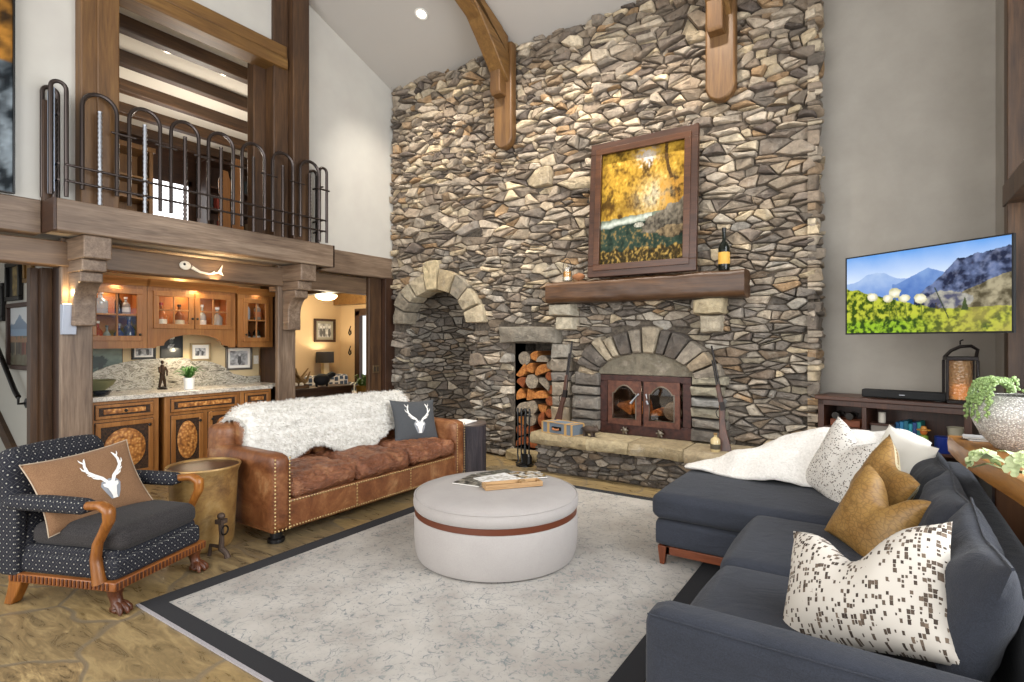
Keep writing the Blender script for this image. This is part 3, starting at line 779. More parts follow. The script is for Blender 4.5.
# ---------------------------------------------------------------- bar: base cabinets, worktop, wall cabinets
M['carve'] = N('carved_panel', .5); _v = M['carve'].co('Object', (1, 1, 1))
_f = M['carve'].vor(M['carve'].vadd(_v, M['carve'].n('TexNoise').outputs['Color'], .02), 38, 'SMOOTH_F1')
M['carve'] = M['carve'].base(M['carve'].ramp(_f, [(.15, '#d9a35e'), (.4, '#b9793a'), (.7, '#7c4c22')])).bump(_f, .6, .01).m
M['carvedark'] = N('dark_carving', .6); _f = M['carvedark'].noise(M['carvedark'].co(), 60, 4)
M['carvedark'] = M['carvedark'].base(M['carvedark'].ramp(_f, [(.35, '#1c1109'), (.65, '#4b3019')])).bump(_f, .6, .008).m
M['edge'] = plain('dark_glaze', '#33200f', .6)
XF = -6.44                                          # base cabinet face
def raised(t, name, y0, y1, z0, z1, oval=True, knob=None, x=0.0):
    # door or drawer front (local x out of the face) with its carved panel and knob
    b = MB(); b.box(x-.004, x+.006, y0-.006, y1+.006, z0-.006, z1+.006); g = mesh_obj(name, b, M['edge'], t, smooth=0)
    b = MB(); f = .045 if oval else .028
    for q in ((y0, y1, z0, z0+f), (y0, y1, z1-f, z1), (y0, y0+f, z0+f, z1-f), (y1-f, y1, z0+f, z1-f)): b.box(x, x+.022, *q)
    mesh_obj('frame', b, M['pineZ'], g, bev=.004)
    b = MB(); b.box(x, x+.010, y0+f, y1-f, z0+f, z1-f); mesh_obj('panel', b, M['carvedark'], g, smooth=0)
    cy, cz = (y0+y1)/2, (z0+z1)/2; ry, rz_ = (y1-y0)/2-f-.012, (z1-z0)/2-f-.012
    b = MB()
    if oval: 
        prof = [(1, 0), (.97, .010), (.85, .016), (.4, .020), (.01, .020)]
        b.lathe(prof, n=28, M=Matrix.Translation((x+.008, cy, cz)) @ Matrix(((0, 0, 1, 0), (ry*.95, 0, 0, 0), (0, rz_*.95, 0, 0), (0, 0, 0, 1))))
    else: b.box(x+.008, x+.018, cy-ry+.03, cy+ry-.03, cz-rz_*.8, cz+rz_*.8)
    mesh_obj('carving', b, M['carve'], g, bev=0 if oval else .004)
    if knob:
        b = MB(); b.sphere((x+.034, knob[0], knob[1]), (.014, .016, .016), 8); b.tube([(x+.01, knob[0], knob[1]), (x+.03, knob[0], knob[1])], .006, 8); mesh_obj('knob', b, M['black'], g)
def base_cab(label, y0, y1, fronts, x=XF):
    t = thing('base_cabinet', label, 'cabinet', (x, (y0+y1)/2, 0)); m = (y0+y1)/2; h = (y1-y0)/2
    b = MB(); b.box(-.58, 0, -h, h, .09, .895); b.box(-.55, -.05, -h, h, 0, .09); mesh_obj('carcass', b, M['pineZ'], t, bev=.004)
    for q in fronts: raised(t, q[0], q[1]-m, q[2]-m, q[3], q[4], q[5], (q[6]-m, q[7]) if len(q) > 6 else None)
base_cab('honey wood base cabinet with carved door and drawer, behind the navy armchair', 2.17, 2.80, [('drawer', 2.22, 2.74, .72, .86, False, 2.48, .79), ('door', 2.22, 2.74, .12, .68, True, 2.70, .62)])
base_cab('honey wood base cabinet with wide carved drawer, behind the leather sofa end', 2.86, 3.70, [('drawer', 2.92, 3.66, .72, .86, False), ('door', 2.92, 3.26, .12, .68, True, 3.22, .60), ('door', 3.32, 3.66, .12, .68, True, 3.36, .60)])
base_cab('honey wood base cabinet beside the right timber post, above the sofa fleece', 3.705, 4.11, [('drawer', 3.76, 4.07, .72, .86, False), ('door', 3.76, 4.07, .12, .68, True, 4.03, .60)])
gr = N('granite', .18); _v = gr.co(); _f = gr.noise(_v, 70, 4, .7); _g = gr.noise(gr.co('Object', (1, 2.2, 6), (.5, 0, 0)), 3.5, 6, .65, 2)
M['granite'] = gr.base(gr.mix(.5, gr.ramp(_f, [(.35, '#3b3733'), (.45, '#b9b2a6'), (.6, '#e3ded4')]), gr.ramp(_g, [(.35, '#57514a'), (.5, '#cfc8bb'), (.65, '#eee9df')]))).m
gr = N('veined_granite', .2); _g = gr.noise(gr.co('Object', (1, 1.4, 4.5), (.35, 0, 0)), 3.2, 8, .7, 2.4)
M['vein'] = gr.base(gr.ramp(_g, [(.30, '#2d2a26'), (.42, '#7d786c'), (.5, '#c9c4b6'), (.58, '#6d685c'), (.68, '#d8d2c2')])).m
b = MB(); b.box(-7.04, XF+.04, 2.165, 2.815, .897, .945); b.box(-7.04, XF+.03, 2.815, 4.115, .897, .945); b.box(-7.04, XF-.17, 4.115, 4.33, .897, .945)
single('worktop', 'speckled pale granite worktop running along the whole bar', 'worktop', b, M['granite'], bev=.005)
b = MB(); poly = [(2.03, .945), (4.32, .945), (4.32, 1.03), (4.12, 1.03), (3.95, 1.07)]+[(3.12-.80*math.cos(PI*i/16), 1.05+.25*math.sin(PI*i/16)) for i in range(15, 0, -1)]+[(2.25, 1.03), (2.03, 1.03)]
b.prism(poly, 'x', -7.045, -7.02); single('backsplash', 'arched slab of veined grey granite standing against the bar wall', 'backsplash', b, M['vein'], smooth=0)
# wall cabinets
XW = -6.72
M['cabin'] = plain('cabinet_inside', '#a8672c', .6)
def lite_door(t, y0, y1, z0, z1, knob, x=0.0):
    b = MB(); f = .055
    for q in ((y0, y1, z0, z0+f), (y0, y1, z1-f, z1), (y0, y0+f, z0+f, z1-f), (y1-f, y1, z0+f, z1-f)): b.box(x+.002, x+.026, *q)
    m, k = (y0+y1)/2, (z0+z1)/2
    b.box(x+.006, x+.022, m-.009, m+.009, z0+f, z1-f); b.box(x+.006, x+.022, y0+f, y1-f, k-.009, k+.009)
    d = mesh_obj('door', b, M['pineZ'], t, bev=.004)
    mesh_obj('glass', MB().box(x+.010, x+.013, y0+f, y1-f, z0+f, z1-f), M['glass'], d, smooth=0)
    b = MB(); b.sphere((x+.04, knob[0], knob[1]), .014, 8); b.tube([(x+.02, knob[0], knob[1]), (x+.04, knob[0], knob[1])], .005, 8); mesh_obj('knob', b, M['black'], d)
def wall_cab(label, y0, y1, z0, z1, doors, shelves, valance=None, crown=True, proud=0.0):
    m = (y0+y1)/2; h = (y1-y0)/2
    t = thing('wall_cabinet', label, 'cabinet', (XW+proud, m, z0)); H = z1-z0
    b = MB(); dp = .32+proud; zc = 0 if not valance else valance
    b.box(-dp, 0, -h, -h+.02, zc, H); b.box(-dp, 0, h-.02, h, zc, H); b.box(-dp, 0, -h, h, zc, zc+.02); b.box(-dp, 0, -h, h, H-.02, H); b.box(-dp, -dp+.01, -h, h, zc, H)
    mesh_obj('carcass', b, M['cabin'], t, smooth=0)
    # face frame with openings for the doors
    b = MB(); ys = sorted([-h]+[q for d in doors for q in (d[0]-m, d[1]-m)]+[h])
    dz0, dz1 = doors[0][2]-z0, doors[0][3]-z0
    b.box(-.01, .004, -h, h, dz1-.005, H); 
    if not valance: b.box(-.01, .004, -h, h, 0, dz0+.005)
    for i in range(0, len(ys), 2): b.box(-.01, .004, ys[i]-(.004 if i else 0), ys[i+1]+(.004 if i+2 < len(ys) else 0), dz0, dz1)
    if valance:
        pl = [(-h, dz0+.004), (-h, -.0), (-h+.07, 0), (-h+.10, .02), (-h+.17, .03)]+[(-(h-.17)*math.cos(PI*i/18), .035+.12*math.sin(PI*i/18)) for i in range(1, 18)]+[(h-.17, .03), (h-.10, .02), (h-.07, 0), (h, 0), (h, dz0+.004)]
        n2 = len(pl)
        for i in range(1, n2-2):
            a, c2 = pl[i], pl[i+1]
            if c2[0]-a[0] > 1e-4: b.prism([a, c2, (c2[0], dz0+.004), (a[0], dz0+.004)], 'x', -.012, .004)
    mesh_obj('face_frame', b, M['pineZ'], t, smooth=0)
    b = MB(); b.prism([(0, H-.02), (.02, H-.02), (.028, H+.01), (.05, H+.03), (.06, H+.065), (-.3, H+.065), (-.3, H-.01)], 'y', -h-.02, h+.02)
    mesh_obj('crown', b, M['pineY'], t, bev=.003)
    for z in shelves: mesh_obj('shelf', MB().box(-dp+.01, -.03, -h+.02, h-.02, z-z0, z-z0+.015), M['cabin'], t, smooth=0)
    for d in doors: lite_door(t, d[0]-m, d[1]-m, d[2]-z0, d[3]-z0, (d[4]-m, d[5]-z0))
    return t
wall_cab('left wall cabinet with one glass door of four panes, beside the timber post', 2.20, 2.80, 1.42, 2.12, [(2.27, 2.75, 1.50, 2.06, 2.72, 1.57)], (1.77,))
wall_cab('middle wall cabinet with two glass doors over an arched valance', 2.805, 3.80, 1.42, 2.12, [(2.86, 3.29, 1.64, 2.06, 3.27, 1.76), (3.305, 3.735, 1.64, 2.06, 3.325, 1.76)], (), valance=.17)
wall_cab('right wall cabinet with one glass door, narrower, near the tan wall corner', 3.83, 4.31, 1.42, 2.11, [(3.90, 4.25, 1.49, 2.04, 3.925, 1.58)], (1.76,))
# bottles behind the glass
def bottle_profile(r, h, neck=.3): return [(r*.9, 0), (r, .01), (r, h*(1-neck-.12)), (r*.75, h*(1-neck-.04)), (r*.32, h*(1-neck+.05)), (r*.3, h*.97), (r*.36, h*.975), (r*.36, h), (.001, h)]
def bottle(name, label, loc, r, h, col, capcol=None, labcol=None, cat='bottle', group=None, neck=.3, clear=False):
    t = thing(name, label, cat, loc, 0, group)
    m = N('bottle_glass', .08, 0).base(col); 
    if clear: m.b.inputs['Transmission Weight'].default_value = .6
    mesh_obj('bottle_body', MB().lathe(bottle_profile(r, h, neck), n=16), m.m, t)
    if labcol: mesh_obj('paper_label', MB().lathe([(r+.001, h*.15), (r+.0015, h*.16), (r+.0015, h*.42), (r+.001, h*.43)], n=16), plain('paper_label', labcol, .7), t)
    mesh_obj('cap', MB().lathe([(r*.4, h*.93), (r*.4, h+.006), (.002, h+.007)], n=12), plain('bottle_cap', capcol or '#222222', .4), t)
    return t
xs = XW-.085; Z1, Z2 = 1.44, 1.786
bs = [
 ('wide clear glass decanter, upper left pane of the left wall cabinet', 2.395, Z2, .055, .21, '#cfe3e6', '#e8e8e8', None, True),
 ('clear bottle with white cap, upper right pane of left wall cabinet', 2.63, Z2, .035, .17, '#c9c4bb', '#e9e6e0', '#d8d2c6', True),
 ('dark slim bottle, upper right pane of left wall cabinet', 2.56, Z2, .028, .22, '#241a14', '#7b2a1e', None, False),
 ('red bottle, lower left pane of the left wall cabinet', 2.37, Z1, .04, .24, '#8e1f1c', '#d9cdbb', '#c9b9a4', False),
 ('small clear bottle, lower left pane of left wall cabinet', 2.455, Z1, .03, .20, '#b9c2c0', '#3a3a3a', '#e0dccf', True),
 ('deep blue tall bottle, lower right pane of left wall cabinet', 2.66, Z1, .05, .29, '#1c2a5c', '#223', None, False),
 ('blue squat bottle, lower right pane of left wall cabinet', 2.565, Z1, .04, .22, '#27386e', '#888888', None, False),
 ('cream labelled bottle with red cap, left pane of the middle cabinet', 2.985, 1.612, .045, .29, '#b86a3a', '#a8281c', '#eadfc6', False),
 ('amber whisky bottle, left door of the middle cabinet', 3.18, 1.612, .042, .28, '#8a4b1d', '#3d2a1c', '#d9c9a6', False),
 ('clear tall bottle, right door of the middle cabinet beside its knob', 3.44, 1.612, .035, .29, '#d5dbd8', '#b8b8b8', '#e6e0d2', True),
 ('round clear decanter, right door of the middle cabinet', 3.62, 1.612, .05, .27, '#cfc8ba', '#d8d8d4', None, True),
 ('tall silver shaker, upper left pane of the right wall cabinet', 4.00, Z2-.01, .035, .22, '#a9adb0', '#8f8f8f', None, False),
 ('pale bottle with orange label, upper right pane of the right wall cabinet', 4.15, Z2-.01, .035, .23, '#d8cdbb', '#ccb', '#c4784a', True),
 ('dark brown bottle, lower left pane of the right wall cabinet', 4.00, Z1, .04, .25, '#2a1d18', '#181818', '#8a8578', False),
 ('dark wine bottle with pale label, lower right pane of the right wall cabinet', 4.14, Z1, .038, .27, '#1d2620', '#5b1f1a', '#bdb6a6', False)]
for (lb, y, z, r, h, c, cc, lc_, cl) in bs: bottle('bottle', lb, (xs, y, z), r*1.22, h*(1.1 if z < 1.7 else 1.08), c, cc if len(cc) == 7 else '#222222', lc_, clear=cl)
area('cabinet_puck', (XW-.12, 3.3, 2.09), (0, 0, 0), .7, .08, 5, (1, .75, .45))
area('cabinet_puck', (XW-.12, 2.5, 2.09), (0, 0, 0), .4, .08, 2.0, (1, .8, .55)); area('cabinet_puck', (XW-.12, 4.07, 2.09), (0, 0, 0), .3, .08, 2.0, (1, .8, .55))
area('under_cabinet_light', (XW-.1, 3.25, 1.415), (0, 0, 0), 1.6, .06, 9, (1, .82, .58))
area('cabinet_top_glow', (XW-.1, 3.3, 2.20), (PI, 0, 0), 1.9, .1, 10, (1, .7, .38))
area('bar_header_glow', (-6.55, 3.2, 2.40), (0, R(-20), 0), .1, 1.9, 4, (1, .8, .55))
# bar wall pictures and things on the worktop
pw = -7.047
framed('framed_print', 'dusky green moose print hanging low behind the left timber post', 'picture', (pw, 2.43, 1.13), R(90), .52, .34, .006, M['black'], moose_print, n=44, depth=.012)
framed('framed_photo', 'small black framed snapshot left of the chef board on the bar wall', 'picture', (pw, 2.90, 1.29), R(90), .25, .20, .025, M['black'], bw_photo(4, 2), n=24, mat_w=.018)
framed('chalk_board', 'black board with a white chef figure under the arched valance', 'sign', (pw, 3.20, 1.30), R(90), .25, .32, .008, M['black'], chef_board, n=36, depth=.02)
framed('framed_photo', 'small tan framed photo right of the chef board on the bar wall', 'picture', (pw, 3.535, 1.255), R(90), .25, .22, .022, plain('champagne_frame', '#a8936c', .4, .4), bw_photo(9, 2), n=24, mat_w=.04)
framed('framed_photo', 'larger silver framed black and white photo under the right wall cabinet', 'picture', (pw, 4.03, 1.12), R(90), .36, .31, .026, plain('pewter_frame', '#77726a', .35, .6), bw_photo(15, 1), n=34, mat_w=.035)
b = MB(); b.box(-.004, .004, -.036, .036, 0, .115); o = thing('light_switch', 'small white switch plate at the right end of the bar wall', 'switch', (-7.045, 4.275, 1.19)); mesh_obj('plate', b, plain('switch_white', '#e4dfd3', .4), o, bev=.003)
mesh_obj('toggle', MB().box(.004, .012, -.008, .008, .045, .07), plain('switch_white2', '#efece4', .4), o, bev=.002)
# bronze figure
t = thing('figurine', 'tall dark bronze figure with raised head standing at the bar backsplash', 'figurine', (-6.86, 3.02, .946))
b = MB(); b.lathe([(.05, 0), (.055, .012), (.035, .02), (.02, .03)], n=16); mesh_obj('base', b, M['iron'], t)
b = MB(); b.tube([(0, -.032, .02), (.008, -.02, .10), (0, 0, .17)], [.013, .018, .024], 8); b.tube([(0, .032, .02), (-.008, .026, .10), (0, 0, .17)], [.013, .018, .024], 8)
b.tube([(0, 0, .15), (0, .003, .21), (0, 0, .26), (0, 0, .285)], [.027, .032, .026, .012], 8); b.tube([(0, -.03, .255), (.03, -.043, .20), (.03, -.013, .18)], [.013, .011, .008], 8); b.tube([(0, .03, .255), (.02, .043, .21), (.035, .035, .155)], [.013, .011, .008], 8)
b.sphere((0, 0, .31), (.017, .017, .023), 8); mesh_obj('body', b, N('bronze', .4, .8).base('#3a2a1e').m, t)
# potted plant
t = thing('potted_fern', 'small green fern in a white pot on the bar worktop', 'plant', (-6.62, 3.20, .946))
b = MB(); b.lathe([(.05, 0), (.058, .13), (.052, .13), (.05, .11), (.001, .11)], n=24); mesh_obj('pot', b, plain('white_pot', '#e9e9e6', .3), t)
b = MB(); rg = random.Random(3)
for i in range(80):
    a = rg.uniform(0, 2*PI); e = rg.uniform(.05, .15); h = rg.uniform(.06, .16)
    p = [(0, 0, .105), (e*.4*math.cos(a), e*.4*math.sin(a), .11+h*.7), (e*.8*math.cos(a), e*.8*math.sin(a), .11+h), (e*1.2*math.cos(a), e*1.2*math.sin(a), .11+h*.8)]
    b.strip(p, [.005, .016, .014, .002], (-math.sin(a)*.3+.01, math.cos(a)*.3, 1))
mesh_obj('foliage', b, N('fern_green', .6).base('#3f6e2c').m, t, fix=False)
# stone bowl at the left end of the worktop
t = single('stone_bowl', 'mossy green stone bowl on the left end of the bar worktop', 'bowl', MB().lathe([(.06, 0), (.07, .02), (.17, .10), (.20, .15), (.185, .15), (.15, .10), (.001, .05)], n=28), plain('verdigris', '#7b7a56', .7), (-6.72, 2.30, .946))
single('glass_dish', 'dark glass dish on the worktop in front of the stone bowl', 'dish', MB().lathe([(.03, 0), (.06, .01), (.09, .05), (.085, .05), (.05, .015), (.001, .012)], n=24), plain('dark_glass', '#20262e', .1), (-6.53, 2.31, .946))
# fish skeleton on the header
t = thing('fish_skeleton', 'bleached fish skeleton ornament mounted on the timber header over the bar', 'ornament', (-6.258, 3.13, 2.305))
b = MB(); b.sphere((.02, -.155, .012), (.02, .060, .048), 10); mesh_obj('skull', b, plain('bone', '#e6dfcf', .7), t)
b = MB(); b.tube([(.02, -.09, 0), (.02, 0, -.045), (.02, .10, -.055), (.02, .20, -.03)], [.022, .014, .011, .008], 8)
mesh_obj('spine', b, plain('bone2', '#e6dfcf', .7), t)
b = MB(); b.prism([(.19, -.03), (.25, .06), (.235, -.015), (.26, -.06)], 'x', .012, .026); b.tube([(.02, .12, -.05), (.02, .16, -.02)], .007, 6); mesh_obj('tail', b, plain('bone3', '#e6dfcf', .7), t)
mesh_obj('eye', MB().sphere((.038, -.17, .022), (.006, .014, .014), 6), M['black'], t)
# wall sconce on the left post
t = thing('wall_sconce', 'pale metal wall sconce glowing upward on the left timber post', 'sconce', (-6.298, 1.955, 1.56))
b = MB(); b.prism([(0, 0), (.05, 0), (.085, .28), (.0, .28)], 'y', -.055, .055); mesh_obj('shade', b, plain('sconce_metal', '#aab0bd', .45, .3), t, bev=.004)
mesh_obj('lamp', MB().box(.015, .07, -.04, .04, .281, .286), glow('sconce_lamp', '#ffcf8a', 8), t, smooth=0)
point('sconce_glow', (-6.22, 1.955, 1.95), 3.2, (1, .68, .32), .03)
# hall pictures, handrail
hy = 1.94
def hp(name, lab, x0, x1, z0, z1, fm, fn, **k): return framed(name, lab, 'picture', ((x0+x1)/2, hy, z0), 0, x1-x0, z1-z0, .045, fm, fn, **k)
WF = plain('walnut_frame', '#3a2116', .4)
hp('framed_photo', 'walnut framed group photo before mountains on the hall wall', -7.88, -7.12, 1.20, 1.90, WF, group_photo, n=110, depth=.04)
hp('framed_photo', 'dark framed certificate at the far left edge of the hall wall', -8.75, -8.02, 1.72, 2.14, M['black'], lambda u, v: L('#1a1a1c') if abs(u-.5) > .2 or abs(v-.5) > .3 else L('#8d8d88'), n=20, depth=.04)
hp('framed_print', 'black framed tall print high on the hall wall', -7.92, -7.46, 1.93, 2.34, M['black'], lambda u, v: lerp(L('#4a3b25'), L('#a08a52'), fbm(u*5, v*7)+.5) if .25 < u < .75 else L('#15120f'), n=24, depth=.04)
hp('framed_print', 'small sepia print high on the hall wall beside the door post', -7.38, -7.10, 2.10, 2.40, plain('gilt_frame', '#7a5c2e', .4, .3), lambda u, v: lerp(L('#5b3c1e'), L('#b08a4c'), fbm(u*6, v*6)+.5), n=20, depth=.03)
t = thing('handrail', 'black iron stair handrail running down the left hall wall', 'handrail', (-7.6, 1.86, 1.0))
b = MB(); b.tube([(-1.2, 0, 1.05), (.2, 0, -.02), (.26, 0, -.05), (.30, .0, -.07)], .024, 10); mesh_obj('rail', b, M['iron'], t)
b = MB(); b.lathe([(.05, 0), (.05, .02), (.02, .03), (.001, .03)], n=16, M=Matrix.Translation((.30, .078, -.14)) @ Matrix.Rotation(R(90), 4, 'X')); b.tube([(.30, .07, -.14), (.30, .0, -.14), (.30, 0, -.07)], .014, 8); mesh_obj('bracket', b, M['black'], t)
b = MB(); b.prism([(-9.5, 1.45), (-9.5, 1.25), (-7.3, 0.02), (-7.05, .02)], 'y', 1.90, 1.944); struct('baseboard_hall', b, M['timX'])

# ---------------------------------------------------------------- den seen past the right post
framed('framed_photo', 'dark framed picture on the tan den wall above the table lamp', 'picture', (-9.195, 7.02, 1.48), R(90), .50, .46, .045, M['darkY'], bw_photo(21, 3), n=40, mat_w=.05, matcol='#8d8a7e', depth=.04)
t = thing('ceiling_lamp', 'round flush glass ceiling lamp glowing in the den', 'ceiling light', (-8.3, 6.38, 2.46))
b = MB(); b.lathe([(.10, 0), (.10, -.02), (.02, -.03), (.02, -.12), (.001, -.12)], n=28); mesh_obj('canopy', b, plain('brass', '#8a6a34', .3, .8), t)
b = MB(); b.lathe([(.001, -.12), (.19, -.13), (.19, -.16), (.14, -.205), (.05, -.225), (.001, -.228)], n=28); mesh_obj('glass_bowl', b, glow('alabaster', '#ffe2ae', 5), t)
point('den_lamp_glow', (-8.2, 6.3, 2.12), 46, (1, .84, .58), .15)
sbt = thing('sofa_table', 'dark console table in the den holding lamp and decor', 'table', (-7.62, 5.50, 0))
b = MB(); b.box(-.22, .22, -.75, .75, .71, .76); mesh_obj('tabletop', b, M['darkY'], sbt, bev=.006)
b = MB(); b.box(-.2, .2, -.72, .72, .61, .71); mesh_obj('apron', b, M['darkY'], sbt)
for sx in (-1, 1):
    for sy in (-1, 1): mesh_obj('leg', MB().box(sx*.18-.03, sx*.18+.03, sy*.69-.03, sy*.69+.03, 0, .61), M['darkZ'], sbt, bev=.005)
t = thing('table_lamp', 'table lamp with black drum shade standing in the den', 'lamp', (-8.95, 6.85, .78))
b = MB(); b.box(-.09, .09, -.10, .10, 0, .03); b.box(-.05, .05, -.06, .06, .03, .31); mesh_obj('base', b, plain('lamp_base', '#d8bf8d', .4), t, bev=.008)
b = MB(); b.lathe([(.17, .30), (.165, .51), (.16, .51), (.165, .30)], n=32); mesh_obj('lamp_shade', b, plain('black_shade', '#241f1d', .8), t)
point('den_table_lamp', (-8.95, 6.85, 1.2), 12, (1, .82, .55), .05)
et = thing('side_table', 'low wooden side table under the den lamp', 'table', (-8.95, 6.85, 0)); mesh_obj('tabletop', MB().box(-.2, .2, -.25, .25, .73, .78), M['darkY'], et, bev=.006)
for sx in (-1, 1):
    for sy in (-1, 1): mesh_obj('leg', MB().box(sx*.16-.03, sx*.16+.03, sy*.2-.03, sy*.2+.03, 0, .73), M['darkZ'], et, bev=.004)
# patterned den sofa
pf = N('ikat_fabric', .9); _f = pf.vor(pf.co('st', (1, 1, 1)), 9, 'F1', 'CHEBYCHEV', .35)
M['ikat'] = pf.base(pf.ramp(_f, [(.28, '#3b4658'), (.36, '#cfc9bd')], 'CONSTANT')).m
t = thing('den_sofa', 'pale patterned sofa in the den below the framed picture', 'sofa', (-8.34, 6.58, 0))
b = MB(); b.box(-.42, .42, -.55, .55, .12, .42); mesh_obj('base', b, M['ikat'], t, bev=.05, seg=3)
b = MB(); b.box(-.36, .44, -.5, .5, .42, .56); mesh_obj('seat', b, M['ikat'], t, bev=.05, seg=3)
b = MB(); b.box(-.46, -.24, -.55, .55, .12, .86); mesh_obj('backrest', b, M['ikat'], t, bev=.06, seg=3)
for s in (-1, 1): mesh_obj('arm', MB().box(-.42, .46, s*.58-.09, s*.58+.09, .12, .70), M['ikat'], t, bev=.07, seg=3)
for sx in (-1, 1):
    for sy in (-1, 1): mesh_obj('leg', MB().box(sx*.36-.03, sx*.36+.03, sy*.5-.03, sy*.5+.03, 0, .12), M['darkZ'], t)
# decor on the console: bowl of cotton balls, dark carved piece, driftwood
t = thing('decor_tray', 'wooden tray heaped with pale balls on the den console', 'tray', (-7.56, 5.10, .761)); mesh_obj('tray', MB().box(-.12, .12, -.3, .3, 0, .02).box(-.12, .12, -.3, -.285, .02, .06).box(-.12, .12, .285, .3, .02, .06).box(.108, .12, -.3, .3, .02, .05).box(-.12, -.108, -.3, .3, .02, .05), M['timY'], t)
for i in range(9): single('decor_ball', 'pale ball heaped in the wooden tray on the den console', 'ball', MB().sphere((0, 0, 0), .034, 8), plain('cotton', '#ded2bb', .9), (-7.52-.07*(i % 2), 4.87+.056*i, .817), group='pale balls in the den tray')
b = MB(); rg = random.Random(4)
for i in range(9):
    a = rg.uniform(-.8, .8); b.tube([(0, 0, .02), (.05*math.cos(i), .09*math.sin(i*2), .10), (.10*math.cos(i*1.7), .26*a, .20+.05*(i % 3))], [.03, .025, .008], 6)
single('driftwood', 'gnarled brown driftwood piece on the den console beside the right post', 'ornament', b, plain('driftwood', '#8a6a40', .8), (-7.72, 5.44, .761))
b = MB(); b.sphere((0, 0, .17), (.10, .14, .15), 10); b.tube([(0, 0, .17), (0, -.02, .36), (.02, -.06, .40)], [.06, .04, .05], 8); b.lathe([(.09, 0), (.09, .03), (.06, .05)], n=16)
single('carved_bird', 'dark carved figure on the den console next to the right post', 'ornament', b, M['blackmat'], (-7.75, 5.04, .761))
b = MB(); b.sphere((0, 0, .11), (.09, .15, .10), 10); b.tube([(0, .10, .14), (0, .19, .19), (.03, .24, .18)], [.06, .05, .03], 8); b.tube([(0, -.1, .1), (0, -.1, 0)], .02, 6); b.tube([(0, .1, .1), (0, .1, 0)], .02, 6)
single('carved_animal', 'black carved animal on the den console right of the tray', 'ornament', b, M['blackmat'], (-7.55, 5.72, .761))
t = thing('potted_plant', 'leafy green plant in a brass pot in the den by the doorway', 'plant', (-7.2, 6.30, .60)); mesh_obj('pot', MB().lathe([(.12, 0), (.15, .16), (.14, .16), (.11, .12), (.001, .12)], n=20), plain('brass_pot', '#8a6a2a', .4, .5), t)
b = MB()
for i in range(60):
    a = rg.uniform(0, 2*PI); e = rg.uniform(.04, .2); h = rg.uniform(.05, .2)
    b.strip([(e*.3*math.cos(a), e*.3*math.sin(a), .13), (e*.7*math.cos(a), e*.7*math.sin(a), .15+h), (e*1.1*math.cos(a), e*1.1*math.sin(a), .14+h*.8)], [.02, .06, .01], (0, .2, 1))
mesh_obj('foliage', b, plain('leaf_green', '#4c6b2b', .6), t, fix=False)
st2 = thing('plant_stand', 'dark square stand under the brass plant pot in the den', 'stand', (-7.2, 6.30, 0)); mesh_obj('top', MB().box(-.16, .16, -.16, .16, .57, .60), M['darkY'], st2, bev=.004)
for sx in (-1, 1):
    for sy in (-1, 1): mesh_obj('leg', MB().box(sx*.13-.02, sx*.13+.02, sy*.13-.02, sy*.13+.02, 0, .57), M['darkZ'], st2)
for k, z in enumerate((1.62, 1.22)):
    b = MB(); b.tube([(0, 0, .12), (-.03, 0, .04), (0, 0, 0), (.04, 0, .03), (.03, 0, .09)], .012, 6); b.tube([(0, 0, .12), (.03, 0, .18)], .008, 6)
    single('coat_hook', ['upper dark iron hook on the lit den wall beside the doorway', 'lower dark iron hook on the lit den wall beside the doorway'][k], 'hook', b, M['iron'], (-8.90, 7.405, z))
t = thing('outlet_plate', 'bronze outlet plate on the timber post beside the stone wall', 'outlet', (-6.197, 5.64, 1.03)); mesh_obj('plate', MB().box(0, .008, -.06, .06, 0, .11), plain('bronze_plate', '#6d5b42', .4, .5), t, bev=.003)
for y in (-.028, .028): mesh_obj('socket', MB().box(.008, .011, y-.018, y+.018, .02, .09), plain('socket', '#3a2f24', .5), t)
# ================================================================ FIREPLACE AND WHAT STANDS ON IT
# mantel beam
t = thing('mantel_beam', 'thick dark hewn timber mantel across the stone fireplace', 'mantel', (-2.18, 5.76, 1.93))
b = MB(); rg = random.Random(2)
def beam(a, c):
    x = -1.10+2.20*a; th = c*2*PI
    hy, hz_ = .155, .135-.012*(1-a)
    k = 5.0; cy, cz = math.cos(th), math.sin(th)
    r = (abs(cy)**k+abs(cz)**k)**(-1/k)
    w = .006*nz(x*4, cy*1.5, cz*1.5)+.004*nz(x*11, cy*3, cz*3)
    return (x, cy*r*(hy+w), .135+cz*r*(hz_+w))
b.grid(beam, 60, 40); b.add([beam(0, i/40) for i in range(40)], [tuple(range(40))]); b.add([beam(1, i/40) for i in range(40)], [tuple(range(40))[::-1]])
MT = wood('mantel_timber', ('#2c1b10', '#4e331f', '#73502f'), 'x', 1.0, .42, .35)
mesh_obj('beam', b, MT, t, weld=1e-4, smooth=50)
mz = 2.20
# hearth: stone bench with sandstone slabs
hb = MB(); hst = MB()
h = thing('hearth', 'raised stone hearth bench with pale sandstone slab top', 'hearth', (-2.0, 5.6, 0))
pl = [(-1.29, .28), (-1.29, -.14), (-.3, -.10), (.55, -.16), (.95, -.05), (.98, .28)]
mesh_obj('core', MB().prism(pl, 'z', 0, .32), M['mortar'], h, smooth=0)
fx = [(-1.30, .30), (-1.30, -.14), (-.3, -.10), (.55, -.16), (.95, -.05), (.98, .28)]
def along(s):
    acc = 0
    for i in range(len(fx)-1):
        a, c = Vector(fx[i]), Vector(fx[i+1]); Ls = (c-a).length
        if s <= acc+Ls or i == len(fx)-2:
            tt = (c-a)/Ls; return a+tt*(s-acc), Vector((tt.y, -tt.x))
        acc += Ls
def hmap(u, v, d):
    p, nn = along(u); return (p.x+nn.x*d, p.y+nn.y*d, v)
